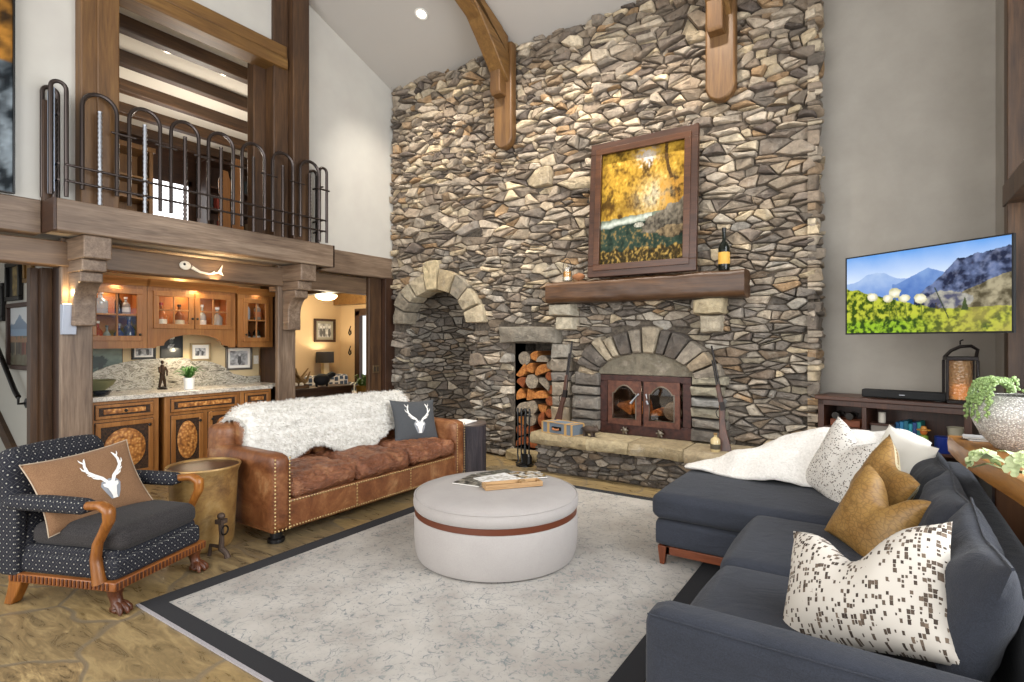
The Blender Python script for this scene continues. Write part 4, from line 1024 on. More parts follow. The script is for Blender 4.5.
masonry(hst, 0, 2.98, .01, .325, lambda u, v: True, hmap, 31, mw=.17, mh=.075, big=.03, gap=.008, dep=(.01, .05), pal=['#6d675f', '#86807a', '#57514c', '#7a6c5c', '#938a7e', '#4c4743'])
mesh_obj('stone_facing', hst, M['stone'], h, smooth=28)
sl_ = MB(); cutx = [-1.36, -.62, -.15, .42, 1.04]
def fy(x): return -.235+.03*math.sin(x*3.1+.4)-(.10 if x > .2 else 0)*min(1, max(0, (x-.2)/.4))+(.22 if x > .75 else 0)*max(0, (x-.75)/.3)
for i in range(4):
    x0, x1 = cutx[i]+.004, cutx[i+1]-.004; c = hx(['#9a8a6c', '#a59678', '#958568', '#9f8f74'][i]); n = 8
    front = [(x0+(x1-x0)*k/n, fy(x0+(x1-x0)*k/n)+rg.uniform(-.012, .012)) for k in range(n+1)]
    sl_.col = c
    top = front+[(x1, .29), (x0, .29)]; m = len(top); cx = (x0+x1)/2
    rings = []
    for (z, ins) in ((.325, .012), (.345, -.004+.0), (.39, -.012), (.435, .0), (.45, .014)):
        rings.append([(p[0]+(cx-p[0])*.01*(ins > .01), p[1]+(ins if q <= n else 0)+(rg.uniform(-.01, .01) if q <= n else 0), z) for q, p in enumerate(top)])
    vs = [p for r_ in rings for p in r_]; fs = [tuple(range(m))[::-1], tuple(4*m+j for j in range(m))]
    for r_ in range(4):
        for j in range(m): fs.append((r_*m+j, r_*m+(j+1) % m, (r_+1)*m+(j+1) % m, (r_+1)*m+j))
    sl_.add(vs, fs)
mesh_obj('slab', sl_, M['sandst'], h, smooth=35)
# stove insert
RM = N('oxblood_metal', .42, .35); _f = RM.noise(RM.co('Object', (3, 1, 3)), 6, 5)
RM = RM.base(RM.ramp(_f, [(.3, '#2a1614'), (.7, '#4b2a22')])).m
RD = N('rust_door', .4, .3); _f = RD.noise(RD.co('Object', (3, 1, 3)), 7, 5); RD = RD.base(RD.ramp(_f, [(.3, '#41231a'), (.7, '#68402f')])).m
fp = thing('fireplace_stove', 'oxblood metal stove insert with two arched glass doors in the stone arch', 'fireplace', (FX, YB-.05, .452))
b = MB(); W2, H = FW-.012, .665
for q in ((-W2, W2, 0, .13), (-W2, W2, H-.07, H), (-W2, -W2+.09, .13, H-.07), (W2-.09, W2, .13, H-.07), (-.012, .012, .13, H-.07)): b.box(q[0], q[1], -.02, .03, q[2], q[3])
mesh_obj('face_plate', b, RM, fp, bev=.004)
b = MB(); b.box(-W2, W2, .48, .50, 0, H); b.box(-W2, -W2+.02, .03, .5, 0, H); b.box(W2-.02, W2, .03, .5, 0, H); b.box(-W2, W2, .03, .5, 0, .16); b.box(-W2, W2, .03, .5, H-.03, H)
mesh_obj('firebox', b, plain('soot', '#17110d', .9), fp, smooth=0)
def arch_outline(w, z0, z1, n=14):
    # window outline: straight sides, shoulder and ogee-arched top
    pts = [(-w, z0), (w, z0), (w, z1-.085)]
    for i in range(1, n):
        a = i/n; x = w*(1-2*a); pts.append((x*.999, z1-.085+.085*math.sin(PI*min(1, max(0, (a-.08)/.84)))**.8))
    pts.append((-w, z1-.085)); return pts
for s in (-1, 1):
    cx = s*.212; b = MB(); wo, z0, z1 = .195, .115, .605; win = arch_outline(.135, .185, .555)
    n = len(win); outer = []
    for (x, z) in win:      # matching outer ring on the door rectangle
        if z <= .19: outer.append((math.copysign(wo, x), z0))
        elif abs(x) > .134: outer.append((math.copysign(wo, x), z))
        else: outer.append((x*wo/.135, z1))
    for y0, y1, sc in ((-.055, -.02, 1),):
        vs = [(cx+p[0], y0, p[1]) for p in outer]+[(cx+p[0], y0, p[1]) for p in win]+[(cx+p[0], y1, p[1]) for p in outer]+[(cx+p[0], y1, p[1]) for p in win]
        fs = []
        for i in range(n):
            j = (i+1) % n; fs += [(i, j, n+j, n+i), (2*n+i, 3*n+i, 3*n+j, 2*n+j), (n+i, n+j, 3*n+j, 3*n+i), (i, 2*n+i, 2*n+j, j)]
        b.add(vs, fs)
        # top edge fill between the stepped corners
        b.box(cx-wo, cx+wo, y0+.002, y1, z1-.04, z1); b.box(cx-wo, cx-.133, y0+.001, y1, z1-.16, z1); b.box(cx+.133, cx+wo, y0+.001, y1, z1-.16, z1)
    d = mesh_obj('door', b, RD, fp, smooth=30)
    mesh_obj('window_trim', MB().tube([(cx+p[0], -.056, p[1]) for p in win], .008, 6, closed=True), plain('pewter', '#7d7468', .4, .7), d)
    mesh_obj('glass', MB().prism([(cx+p[0]*1.02, p[1]) for p in win], 'y', -.038, -.034), glassy('stove_glass', (.85, .8, .75, 1), .16), d, smooth=0)
    b = MB(); hx0 = s*.045; b.sphere((hx0, -.066, .46), (.013, .012, .013), 8); b.tube([(hx0, -.07, .46), (hx0-.0-(.07 if s < 0 else -.02), -.09, .38 if s < 0 else .42)], .008, 8); b.tube([(hx0-(.05 if s < 0 else -.01), -.085, .40), (hx0-(.08 if s < 0 else -.03), -.094, .36)], [.011, .013], 8)
    mesh_obj('handle', b, M['steel'], d)
    for z in (.20, .50): mesh_obj('hinge', MB().tube([(s*.408, -.03, z-.02), (s*.408, -.03, z+.02)], .012, 8), RM, d)
    b = MB(); K = Matrix.Translation((s*.20, -.03, .055)) @ Matrix.Rotation(R(90), 4, 'X')
    b.lathe([(.012, 0), (.012, .025), (.026, .03), (.03, .045), (.018, .052), (.001, .052)], n=12, M=K)
    for k in range(6): b.tube([K @ Vector((.02*math.cos(k*PI/3), .02*math.sin(k*PI/3), .04)), K @ Vector((.042*math.cos(k*PI/3), .042*math.sin(k*PI/3), .04))], [.009, .011], 6)
    mesh_obj('damper_knob', b, plain('pewter_b', '#6f675c', .4, .8), fp)
# logs in the stove and in the niche
bark = N('log_bark', .95); _f = bark.noise(bark.co('Object', (14, 1.5, 14)), 2, 6, .7); bark = bark.base(bark.ramp(_f, [(.3, '#2c2118'), (.7, '#75604a')])).bump(_f, 1, .02).m
def cut_wood(nm, a, c, e):
    m = N(nm, .8); _w = m.vor(m.co('Object', (1, .05, 1)), 3, 'F1', rnd=.2); f = m.noise(m.co('Object', (30, 2, 30)), 1.2, 5, .6, 1.0)
    return m.base(m.ramp(f, [(.3, a), (.5, c), (.72, e)])).bump(f, .4, .006).m
cuts_ = [cut_wood('split_wood_orange', '#7b451c', '#b06e33', '#cf924e'), cut_wood('split_wood_rust', '#5b2c16', '#8d4a24', '#b46a38'), cut_wood('split_wood_grey', '#5d544a', '#8a7d6c', '#a99a84')]
def log(label, loc, r, ang, kind, mat, length=.42, group=None, rot=None, name='firewood_log'):
    # a round, half or wedge of wood, cut face towards -y
    t = thing(name, label, 'log', loc, 0, group, rot=rot or (0, 0, 0)); rr = random.Random(int(loc[0]*1000)+int(loc[2]*777))
    if kind == 'round': pts = [(r*(1+.06*rr.uniform(-1, 1))*math.cos(a), r*(1+.06*rr.uniform(-1, 1))*math.sin(a)) for a in [2*PI*i/14 for i in range(14)]]
    elif kind == 'half': pts = [(r*math.cos(a), r*.9*math.sin(a)-.3*r) for a in [PI*i/9 for i in range(10)]]
    else: pts = [(-.05*r, -.75*r)]+[(1.35*r*math.cos(a), 1.35*r*math.sin(a)-.65*r) for a in [R(48)+R(84)*i/7 for i in range(8)]]
    ca, sa = math.cos(ang), math.sin(ang); pts = [(p[0]*ca-p[1]*sa, p[0]*sa+p[1]*ca) for p in pts]
    mesh_obj('bark', MB().prism(pts, 'y', .004, length), bark if kind == 'round' else mat, t, smooth=50)
    b = MB(); b.prism([(p[0]*.96, p[1]*.96) for p in pts], 'y', -.004, .005); mesh_obj('cut_face', b, mat, t, smooth=0)
    return t
lay = [  # x, z, r, angle, kind, colour, depth offset
 (-3.84, .20, .075, .3, 'half', 1), (-3.69, .205, .08, 2.9, 'half', 1), (-3.53, .20, .075, .2, 'wedge', 1), (-3.43, .21, .055, 0, 'round', 1),
 (-3.86, .345, .065, 0, 'round', 1), (-3.72, .355, .075, .9, 'wedge', 1), (-3.565, .35, .075, 3.4, 'half', 1), (-3.435, .33, .055, 1, 'round', 1),
 (-3.85, .485, .07, 2.5, 'wedge', 0), (-3.70, .50, .075, .2, 'round', 2), (-3.545, .50, .075, 1.6, 'half', 1), (-3.43, .455, .05, 0, 'round', 1),
 (-3.85, .64, .078, .5, 'half', 2), (-3.69, .655, .078, .4, 'round', 2), (-3.54, .65, .07, 2.2, 'wedge', 0), (-3.43, .60, .05, 0, 'round', 1),
 (-3.86, .80, .07, 1.2, 'wedge', 0), (-3.725, .82, .08, 3.7, 'wedge', 0), (-3.56, .81, .075, .1, 'half', 0), (-3.435, .75, .055, 0, 'round', 1),
 (-3.85, .965, .075, .3, 'wedge', 1), (-3.68, .985, .085, .5, 'round', 2), (-3.52, .965, .075, 5.6, 'half', 2), (-3.43, .89, .05, 0, 'round', 1),
 (-3.86, 1.115, .07, 4.0, 'half', 0), (-3.72, 1.145, .07, .7, 'wedge', 0), (-3.55, 1.13, .09, .35, 'half', 0), (-3.425, 1.06, .05, 0, 'round', 1),
 (-3.80, 1.28, .080, 0, 'round', 2), (-3.665, 1.30, .07, .6, 'wedge', 0), (-3.53, 1.265, .065, 0, 'half', 2), (-3.43, 1.20, .05, 0, 'round', 2)]
rows = ['bottom', 'second', 'third', 'fourth', 'fifth', 'sixth', 'seventh', 'top']; places = ['left', 'middle left', 'middle right', 'right']
kn = {'round': 'round', 'half': 'half-round', 'wedge': 'wedge-split'}; cn = ['orange', 'rust brown', 'grey brown']
for i, (x, z, r, a, k, c) in enumerate(lay):
    log('%s %s firewood log, %s row of the niche stack, %s' % (kn[k], cn[c], rows[i//4], places[i % 4]), (min(LX1-.93*r*{'round': 1.13, 'half': 1.42, 'wedge': 1.0}[k], max(LX0+.93*r*{'round': 1.13, 'half': 1.42, 'wedge': 1.0}[k], -3.93+(x+3.93)*1.04-.012)), YB+.055+.02*((i*7) % 3), z), r*{'round': 1.13, 'half': 1.42, 'wedge': 1.28}[k], a, k, cuts_[c], group='firewood stacked in the stone niche')
for i, (x, z, r, a, rt_, k) in enumerate(((-2.46, .725, .10, .3, (0, R(48), 0), 'half'), (-2.27, .72, .10, .2, (0, R(-42), 0), 'wedge'), (-1.90, .72, .105, 0, (0, 0, R(4)), 'round'), (-2.09, .685, .075, .5, (0, R(25), 0), 'half'))):
    log(['split log leaning left behind the left stove glass', 'split log leaning right behind the left stove glass', 'round log lying behind the right stove glass', 'small split log at the left of the right stove glass'][i], (x, YB+.12, z), r, a, k, cuts_[(0, 0, 2, 0)[i]], .28, rot=rt_, name='fire_log', group='logs inside the stove')
point('stove_log_fill', (-2.16, YB+.06, .95), 3, (1, .8, .55), .03)  # added fill lamp brightening the stove logs; no embers are modelled
# fire tools in front of the logs
t = thing('fire_tool_set', 'black iron fire tool set standing before the stacked firewood', 'fire tools', (-3.56, 5.60, 0))
b = MB(); b.lathe([(.11, 0), (.11, .015), (.03, .03), (.018, .05), (.014, .62)], n=16); b.tube([(-.09, 0, .60), (.09, 0, .60)], .010, 8); b.sphere((0, 0, .66), .03, 8); mesh_obj('stand', b, M['black'], t)
for i, (dx, nm) in enumerate(((-.08, 'poker'), (-.03, 'tongs'), (.03, 'shovel'), (.08, 'brush'))):
    b = MB(); b.tube([(dx, -.035, .12), (dx, -.03, .45), (dx*1.05, -.03, .62)], [.009, .009, .013], 8); b.tube([(dx*1.05, -.03, .62), (dx*1.05, -.03, .69)], [.016, .010], 8)
    if nm == 'shovel': b.box(dx-.045, dx+.045, -.05, -.035, .02, .15)
    elif nm == 'brush': b.lathe([(.02, 0), (.04, .01), (.035, .10), (.01, .12)], (dx, -.035, .03), 10)
    else: b.tube([(dx, -.035, .13), (dx+.02, -.05, .05), (dx-.01, -.06, .03)], .010, 6)
    mesh_obj(nm, b, M['black'], t)
# blue grey suitcase box
t = thing('suitcase', 'small slate blue suitcase box with tan edging on the hearth slab', 'suitcase', (-3.0, 5.52, .4505), R(-14))
b = MB(); b.box(-.22, .22, -.10, .10, 0, .125); SB = N('slate_canvas', .8); _f = SB.noise(SB.co(), 300, 2); mesh_obj('body', b, SB.base(SB.ramp(_f, [(.3, '#56606b'), (.7, '#76818c')])).m, t, bev=.008)
b = MB()
for x in (-.22, .22):
    for y in (-.10, .10): b.box(x-.012 if x < 0 else x-.008, x+.008 if x < 0 else x+.012, y-.008, y+.008, 0, .125)
    for z in (0, .125): b.box(x-.005, x+.005, -.10, .10, z-.004 if z else 0, z+.006)
for z in (0.002, .125):
    for y in (-.10, .10): b.box(-.22, .22, y-.006, y+.006, z-.002, z+.006)
for x in (-.13, .13): b.box(x-.018, x+.018, -.104, .104, .0, .129)
mesh_obj('leather_edging', b, plain('tan_leather', '#b08c58', .6), t, bev=.002)
b = MB(); b.box(-.07, .07, -.108, -.1, .045, .085); mesh_obj('clasp_plate', b, M['black'], t); b = MB(); b.tube([(-.045, -.115, .062), (-.03, -.125, .055), (.03, -.125, .055), (.045, -.115, .062)], .012, 8); mesh_obj('handle', b, plain('rust_leather', '#a0643c', .5), t)
# cast iron pig
t = thing('animal_figurine', 'small dark cast iron animal figurine beside the suitcase on the hearth', 'figurine', (-2.66, 5.50, .45), R(-10))
def blob(name, edges, pts, rad, mat, parent, root=0, sub=2):
    me = bpy.data.meshes.new(name); me.from_pydata(pts, edges, []); me.materials.append(mat); o = bpy.data.objects.new(name, me); C.objects.link(o); o.parent = parent
    sm = o.modifiers.new('skin', 'SKIN'); 
    if not me.skin_vertices: me.attributes  # layer is made with the modifier
    sv = me.skin_vertices[0].data if me.skin_vertices else None
    if sv:
        for i, r in enumerate(rad): sv[i].radius = (r, r); sv[i].use_root = (i == root)
    s2 = o.modifiers.new('subsurf', 'SUBSURF'); s2.levels = sub; s2.render_levels = sub; return o
b = MB(); b.sphere((0, 0, .075), (.085, .042, .045), 10); b.tube([(.06, 0, .08), (.10, 0, .085), (.125, 0, .072)], [.04, .034, .018], 10)
for x in (-.05, .05):
    for y in (-.022, .022): b.tube([(x, y, .06), (x, y, .03), (x+.004, y, 0)], [.018, .013, .014], 8)
for y in (-.022, .022): b.tube([(.085, y, .11), (.075, y*1.2, .135)], [.014, .003], 6)
b.tube([(-.08, 0, .09), (-.10, .005, .085), (-.105, 0, .07)], .005, 6)
mesh_obj('body', b, N('cast_iron', .6, .6).base('#4b3f37').m, t)
# cream bottle and rifles
bottle('stoneware_bottle', 'cream bottle with cork and dark label on the hearth beside the rifle stock', (-1.30, 5.42, .45), .045, .17, '#c4b083', '#8a6a40', '#4d4636', cat='bottle', neck=.22)
def rifle(label, muzzle, butt, roll, ys=.0):
    muzzle, butt = Vector(muzzle), Vector(butt); d = (muzzle-butt); Ln = d.length
    t = thing('rifle', label, 'rifle', butt, 0, None); z = d.normalized(); x = Vector(roll); x = (x-z*x.dot(z)).normalized(); y = z.cross(x)
    Mx = Matrix((x, y, z)).transposed().to_4x4()
    b = MB(); b.tube([(0, 0, Ln*.40), (0, 0, Ln)], [.012, .010], 8, Mx); b.tube([(-.022, 0, Ln*.45), (-.020, 0, Ln*.86)], .008, 8, Mx); mesh_obj('barrel', b, N('gun_steel', .35, .8).base('#33302f').m, t)
    w = .017
    pr = [(-.02, Ln*.62), (-.034, Ln*.60), (-.034, Ln*.44), (-.045, Ln*.36), (-.075, Ln*.20), (-.13, .02), (-.10, 0), (.0, .0), (-.0, .03), (-.012, Ln*.20), (-.005, Ln*.29), (.014, Ln*.38), (.012, Ln*.44), (.006, Ln*.62)]
    b = MB(); b.prism(pr, 'y', -w, w, Mx); mesh_obj('stock', b, wood('walnut_stock', ('#24120a', '#452414', '#5f3520'), 'z', 1.5, .35), t, bev=.006)
    b = MB(); b.box(-.03, .016, -.019, .019, Ln*.37, Ln*.45, Mx); b.tube([(-.045, 0, Ln*.40), (-.075, 0, Ln*.37), (-.072, 0, Ln*.33), (-.055, 0, Ln*.31)], .005, 6, Mx); mesh_obj('action', b, M['iron'], t)
    return t
rifle('old rifle leaning right of the fire arch on the stone wall', (-1.42, 5.76, 1.45), (-1.17, 5.50, .452), (1, .1, 0))
rifle('old rifle leaning left of the fire arch by the pier', (-3.01, 5.77, 1.50), (-3.10, 5.66, .452), (1, 0, 0))
# mantel things
def autumn(u, v):
    g = fbm(u*4, v*4.5, 1.6, 5, 1); h2 = fbm(u*13, v*13, 1, 4, 5); q = fbm(u*34, v*34, 1, 3, 9); q2 = fbm(u*60, v*44, 1, 2, 14)
    bank = .40+.05*u+.015*h2                                    # far shore line
    # canopy of gold leaves with dark gaps and soft mist in the middle
    leaf = .5+.55*h2+.55*q+.35*g
    c = lerp(L('#62410f'), L('#bf9838'), leaf); c = lerp(c, L('#dfc27c'), max(0, leaf-.8)*1.4)
    big_ = fbm(u*2.3, v*2.9, 1.5, 3, 31)
    c = lerp(c, L('#352409'), max(0, min(.88, -(big_*1.3+g*1.2+h2*1.0+q*.5)+.02)))
    mist = math.exp(-((u-.62-.25*(v-.55))/.17)**2-((v-.57)/.13)**2); c = lerp(c, L('#d8d2b6'), min(.55, mist*.6)*(.7+q))
    sky = math.exp(-((u-.55+.12*h2)/.09)**2-((v-.92+.10*q)/.05)**2); c = lerp(c, L('#c3cbd6'), min(.6, sky*.8)*(.6+.6*max(0, q+.4)))
    lowc = math.exp(-((u-.25)/.3)**2-((v-.50)/.07)**2); c = lerp(c, L('#4a3310'), .55*lowc)
    if u > .72 and v > .46 and abs(u-.87-.10*math.sin(v*5)) < .018+.012*q: c = lerp(L('#2e1f0e'), L('#5c4220'), .5+q2)
    if u > .70 and .44 < v < .70: c = lerp(c, L('#a97c34'), max(0, .45+h2+q))
    # river
    if v < bank:
        d = (bank-v)
        w = lerp(L('#17241d'), L('#35463a'), .5+h2+q*.5)
        w = lerp(w, L('#94723a'), max(0, min(.9, (h2*1.1+q*1.3-.22+.8*max(0, .30-abs(u-.62))-.6*max(0, .5-d*5)))))
        if d < .10 and u < .62: w = lerp(w, L('#cfd4cb'), max(0, min(1, 1.15-abs(d-.045+.03*u)/.028))*(.8+.5*q))
        if d < .06: w = lerp(w, L('#8d9482'), .4)
        c = w
        if v < .13+.05*h2: c = lerp(lerp(L('#1c1a10'), L('#4b3b1c'), .5+q), L('#a88a4a'), max(0, q*1.5+h2*.8-.06))
    # rocky bank rising to the right
    top = .36+.34*max(0, u-.50)+.05*h2
    bot = .27-.02*u+.05*fbm(u*6, 2)
    if u > .50+.04*h2 and bot < v < top:
        r_ = .42+.9*h2+.5*q+.5*(v-bot)/max(.02, top-bot)-.25; c = lerp(L('#16130f'), L('#7d7465'), r_)
    if ((u-.86)/.17)**2+((v-.255)/.055)**2 < 1+h2: c = lerp(L('#2a2118'), L('#8d7a5c'), .4+h2+q*.5+(v-.25)*4)
    if ((u-.47)/.06)**2+((v-.335)/.022)**2 < 1: c = lerp(L('#5b584e'), L('#b9b7a8'), .5+q)
    return c
PF = wood('walnut_frame_wood', ('#24140d', '#432718', '#5a3824'), 'x', 1.2, .35, .1)
framed('framed_painting', 'large walnut framed autumn river painting leaning above the mantel', 'painting', (-2.135, 5.665, mz+.005), 0, 1.20, 1.52, .125, PF, autumn, n=180, depth=.06, tilt=R(-4.0), canvas='canvas', inner=wood('walnut_liner', ('#2e1a10', '#4f2f1c', '#6a442a'), 'x', 1.5, .3, .1))
t = thing('candle_jar', 'glass candle jar with wire handle at the left end of the mantel', 'candle', (-3.06, 5.74, mz))
mesh_obj('jar', MB().lathe([(.05, 0), (.055, .005), (.055, .16), (.051, .16), (.051, .008), (.001, .008)], n=24), M['glass'], t)
mesh_obj('candle', MB().lathe([(.046, .012), (.046, .05)], n=20), plain('cream_wax', '#e6dcc2', .5), t); mesh_obj('band', MB().lathe([(.0465, .05), (.0465, .115), (.001, .115)], n=20), plain('amber_wax', '#c08a3c', .5), t)
mesh_obj('wire_handle', MB().tube([(-.055, 0, .15)]+[(-.055*math.cos(PI*i/8), 0, .16+.10*math.sin(PI*i/8)) for i in range(1, 8)]+[(.055, 0, .15)], .004, 6), M['iron'], t)
b = MB(); b.grid(lambda a, c: ((.075-.012*math.sin(c*9))*math.cos(a*2*PI)*math.sin(c*PI), .03*math.sin(a*2*PI)*math.sin(c*PI), .045-.045*math.cos(c*PI)+.01*nz(a*5, c*5)), 14, 8)
single('brown_rock', 'small rust brown rock between the candle jar and painting on mantel', 'rock', b, plain('rust_rock', '#8a5c3a', .9), (-2.90, 5.72, mz-.002), weld=1e-4)
t = bottle('wine_bottle', 'dark wine bottle with gold label at the right end of the mantel', (-1.29, 5.72, mz), .055, .42, '#101511', '#15100e', '#c89a42', neck=.34)
# ================================================================ RUG, OTTOMAN, SOFA, ARMCHAIR
RX0, RX1, RY0, RY1 = -3.50, -.86, 1.42, 5.08
rm = N('rug_field', .98); v = rm.co('Object'); tn = rm.n('TexNoise'); tn.inputs['Scale'].default_value = 9; rm.l(v, tn.inputs['Vector'])
vd = rm.vadd(v, tn.outputs['Color'], .30)
e1 = rm.vor(vd, 9, 'DISTANCE_TO_EDGE', dim='2D'); e2 = rm.vor(vd, 21, 'DISTANCE_TO_EDGE', dim='2D'); nb_ = rm.noise(v, 26, 5, .65, 1.0); big = rm.noise(v, 2.4, 4, .6); fi = rm.noise(v, 300, 2)
c = rm.mix(rm.ramp(big, [(.35, 0.0), (.7, 1.0)]), '#b9b4ad', '#9d968f')
ln1 = rm.math('MULTIPLY', rm.ramp(e1, [(.02, 1.0), (.05, 0.0)]), rm.ramp(nb_, [(.42, 0.0), (.58, .75)]))
ln2 = rm.math('MULTIPLY', rm.ramp(e2, [(.02, 1.0), (.06, 0.0)]), rm.ramp(nb_, [(.45, 0.0), (.62, .6)]))
c = rm.mix(ln2, c, '#757c82'); c = rm.mix(ln1, c, '#626b72')
c = rm.mix(rm.math('MULTIPLY', rm.ramp(nb_, [(.54, 0.0), (.64, .75)]), rm.ramp(big, [(.45, 0.2), (.6, 1.0)])), c, '#76807f')
rm.base(c); rm.bump(fi, .3, .003)
t = thing('area_rug', 'large pale grey distressed floral area rug with black border', 'rug', ((RX0+RX1)/2, (RY0+RY1)/2, 0))
w, l = (RX1-RX0)/2, (RY1-RY0)/2
b = MB(); 
b.box(-w, w, -l, l, .001, .010); mesh_obj('border', b, fabric('rug_border', '#0d0d12', '#16161c', 300), t, smooth=0)
b = MB(); b.grid(lambda a, c: (-w+.135+(2*w-.27)*a, -l+.105+(2*l-.21)*c, .0125+.0008*nz(a*40, c*50)), 40, 50); b.box(-w+.13, w-.13, -l+.10, l-.10, .002, .0115)
mesh_obj('field', b, rm.m, t, fix=False, smooth=0)
mesh_obj('binding', MB().box(-w, w, -l-.018, -l, .001, .009), fabric('binding_grey', '#8f8a8c', '#a7a2a4', 200), t, smooth=0)
rz_ = .0135
# ottoman
OF = N('ottoman_linen', .95, Sheen_Weight=.03); _v = OF.co(); _f = OF.noise(_v, 320, 3); _g = OF.noise(_v, 5, 4)
OF = OF.base(OF.mix(.3, OF.ramp(_f, [(.3, '#999390'), (.7, '#aea8a4')]), OF.ramp(_g, [(.3, '#98928e'), (.7, '#b0aaa5')]))).bump(_f, .3, .002).m
t = thing('ottoman', 'round pale grey linen ottoman with brown leather belt on the rug', 'ottoman', (-2.27, 3.19, rz_)); OR_ = .575
b = MB(); b.lathe([(OR_-.05, 0), (OR_-.02, .012), (OR_-.008, .05), (OR_, .14), (OR_, .28), (OR_-.01, .30)], n=72); mesh_obj('drum', b, OF, t)
mesh_obj('leather_belt', MB().lathe([(OR_-.02, .296), (OR_-.004, .300), (OR_-.004, .338), (OR_-.02, .342)], n=72), N('belt_leather', .4).base('#5e2f1b').m, t)
b = MB(); b.lathe([(OR_-.03, .335), (OR_-.005, .340), (OR_+.004, .355), (OR_+.006, .39), (OR_-.003, .418), (OR_-.035, .438), (OR_-.15, .452), (OR_*.4, .458), (.001, .46)], n=72); mesh_obj('cushion_top', b, OF, t)
b = MB(); b.tube([((OR_-.002)*math.cos(a), (OR_-.002)*math.sin(a), .421) for a in [2*PI*i/72 for i in range(72)]], .005, 6, closed=True); mesh_obj('piping', b, OF, t)
mesh_obj('glides', MB().lathe([(OR_-.08, -.012), (OR_-.06, -.012), (OR_-.05, .002), (OR_-.09, .002)], n=48), M['black'], t)
oz = rz_+.4605
# magazines and wooden box lid
def cover(seed, cols):
    def f(u, v):
        g = fbm(u*3, v*3, 1.3, 3, seed); k = int((g+.5)*len(cols)*1.3) % len(cols); return L(cols[k])
    return f
def magazine(label, loc, rz, w, d, cols, seed, z=.006):
    t = thing('magazine', label, 'magazine', loc, rz, 'magazines on the ottoman'); mesh_obj('pages', MB().box(-w/2, w/2, -d/2, d/2, 0, z), plain('page_edges', '#e4e0d8', .8), t, smooth=0)
    b = MB(); b.grid(lambda a, c: (-w/2+w*a, -d/2+d*c, z+.0006), 26, 30, cfn=lambda u, v: pix(cover(seed, cols)(u, v))); mesh_obj('cover', b, M['print'], t, fix=False, smooth=0)
def osurf(x, y): return oz+.0005
a0 = Vector((-2.27, 3.19))
magazine('dark covered magazine at the bottom left of the ottoman pile', (-2.47, 3.21, oz+.0005), R(8), .22, .29, ['#3a3732', '#57534a', '#8d877c', '#2b2a28'], 3)
magazine('dark magazine leaning out behind the pile on the ottoman', (-2.44, 3.45, oz-.0015), R(-25), .22, .28, ['#43423d', '#6b6c5e', '#272724', '#8e8a80'], 5)
magazine('white magazine lying open on top of the ottoman pile', (-2.355, 3.32, oz+.0075), R(-20), .21, .28, ['#eceae6', '#dcd9d4', '#b9b4ab', '#f1efec'], 8, .005)
magazine('magazine with golden animal cover at the right of the ottoman pile', (-2.24, 3.55, oz-.0008), R(-40), .2, .26, ['#c9c5bb', '#9a7a3c', '#3f3b34', '#dcd8cf'], 12)
t = thing('wooden_tray', 'narrow pale wood trough lying on the ottoman before the magazines', 'tray', (-2.155, 3.225, oz), R(52))
PW = wood('pale_wood', ('#8d6a44', '#b08c60', '#c9a87c'), 'x', 2, .55, .1)
b = MB(); b.box(-.21, .21, -.055, .055, 0, .012); b.box(-.21, .21, -.055, -.043, .012, .034); b.box(-.21, .21, .043, .055, .012, .034); b.box(-.21, -.198, -.043, .043, .012, .034); b.box(.198, .21, -.043, .043, .012, .034); mesh_obj('trough', b, PW, t, bev=.003)
b = MB(); b.box(.06, .10, -.043, .043, .012, .038); mesh_obj('divider', b, PW, t, bev=.003)

# ---------------------------------------------------------------- helpers for upholstery
def cushion(sx, sy, sz, r=.06, puff=.02, n=14, wr=0.0, seed=0, ws=6.0, front=0.0):
    # rounded, puffed and wrinkled box centred on 0 with its bottom at z=0
    b = MB(); hx_, hy, hz_ = sx/2, sy/2, sz/2
    def P(x, y, z):
        p = Vector((x*hx_, y*hy, z*hz_)); q = Vector((max(-hx_+r, min(hx_-r, p.x)), max(-hy+r, min(hy-r, p.y)), max(-hz_+min(r, hz_*.98), min(hz_-min(r, hz_*.98), p.z))))
        d = p-q
        if d.length > 1e-9: p = q+d.normalized()*min(r, d.length if d.length < r else r)
        k = (1-x*x)*(1-y*y); pz = puff*k**.6*(1 if z > 0 else -.3)*abs(z)
        py = .35*puff*(1-z*z)*(1-x*x)*(1 if y > 0 else -1)*abs(y)**3; px = (.35*puff+front)*(1-z*z)*(1-y*y)*(1 if x > 0 else -1)*abs(x)**3
        p += Vector((px, py, pz))
        if wr:
            w_ = wr*(noise.noise(Vector((p.x*ws+seed, p.y*ws*.6, p.z*ws)))+.6*abs(noise.noise(Vector((p.x*ws*1.4, p.y*ws*2.2+seed, p.z*ws*2)))))
            if ws > 8: w_ -= wr*.75*(abs(noise.noise(Vector((p.x*17+seed, p.y*13, p.z*17))))+.5*abs(noise.noise(Vector((p.x*34, p.y*27+seed, p.z*34)))))
            p += Vector((x*.45 if ws > 8 else x*.3, y*.3, .8*(1 if z > 0 else -1)*abs(z))) * w_
        p.z += hz_; return p
    for ax in range(3):
        for s in (-1, 1):
            def f(u, v, ax=ax, s=s):
                a, c = 2*u-1, 2*v-1
                a = math.copysign(abs(a)**.8, a); c = math.copysign(abs(c)**.8, c)
                q = [0, 0, 0]; q[ax] = s; q[(ax+1) % 3] = a; q[(ax+2) % 3] = c; return P(*q)
            b.grid(f, n, n)
    return b
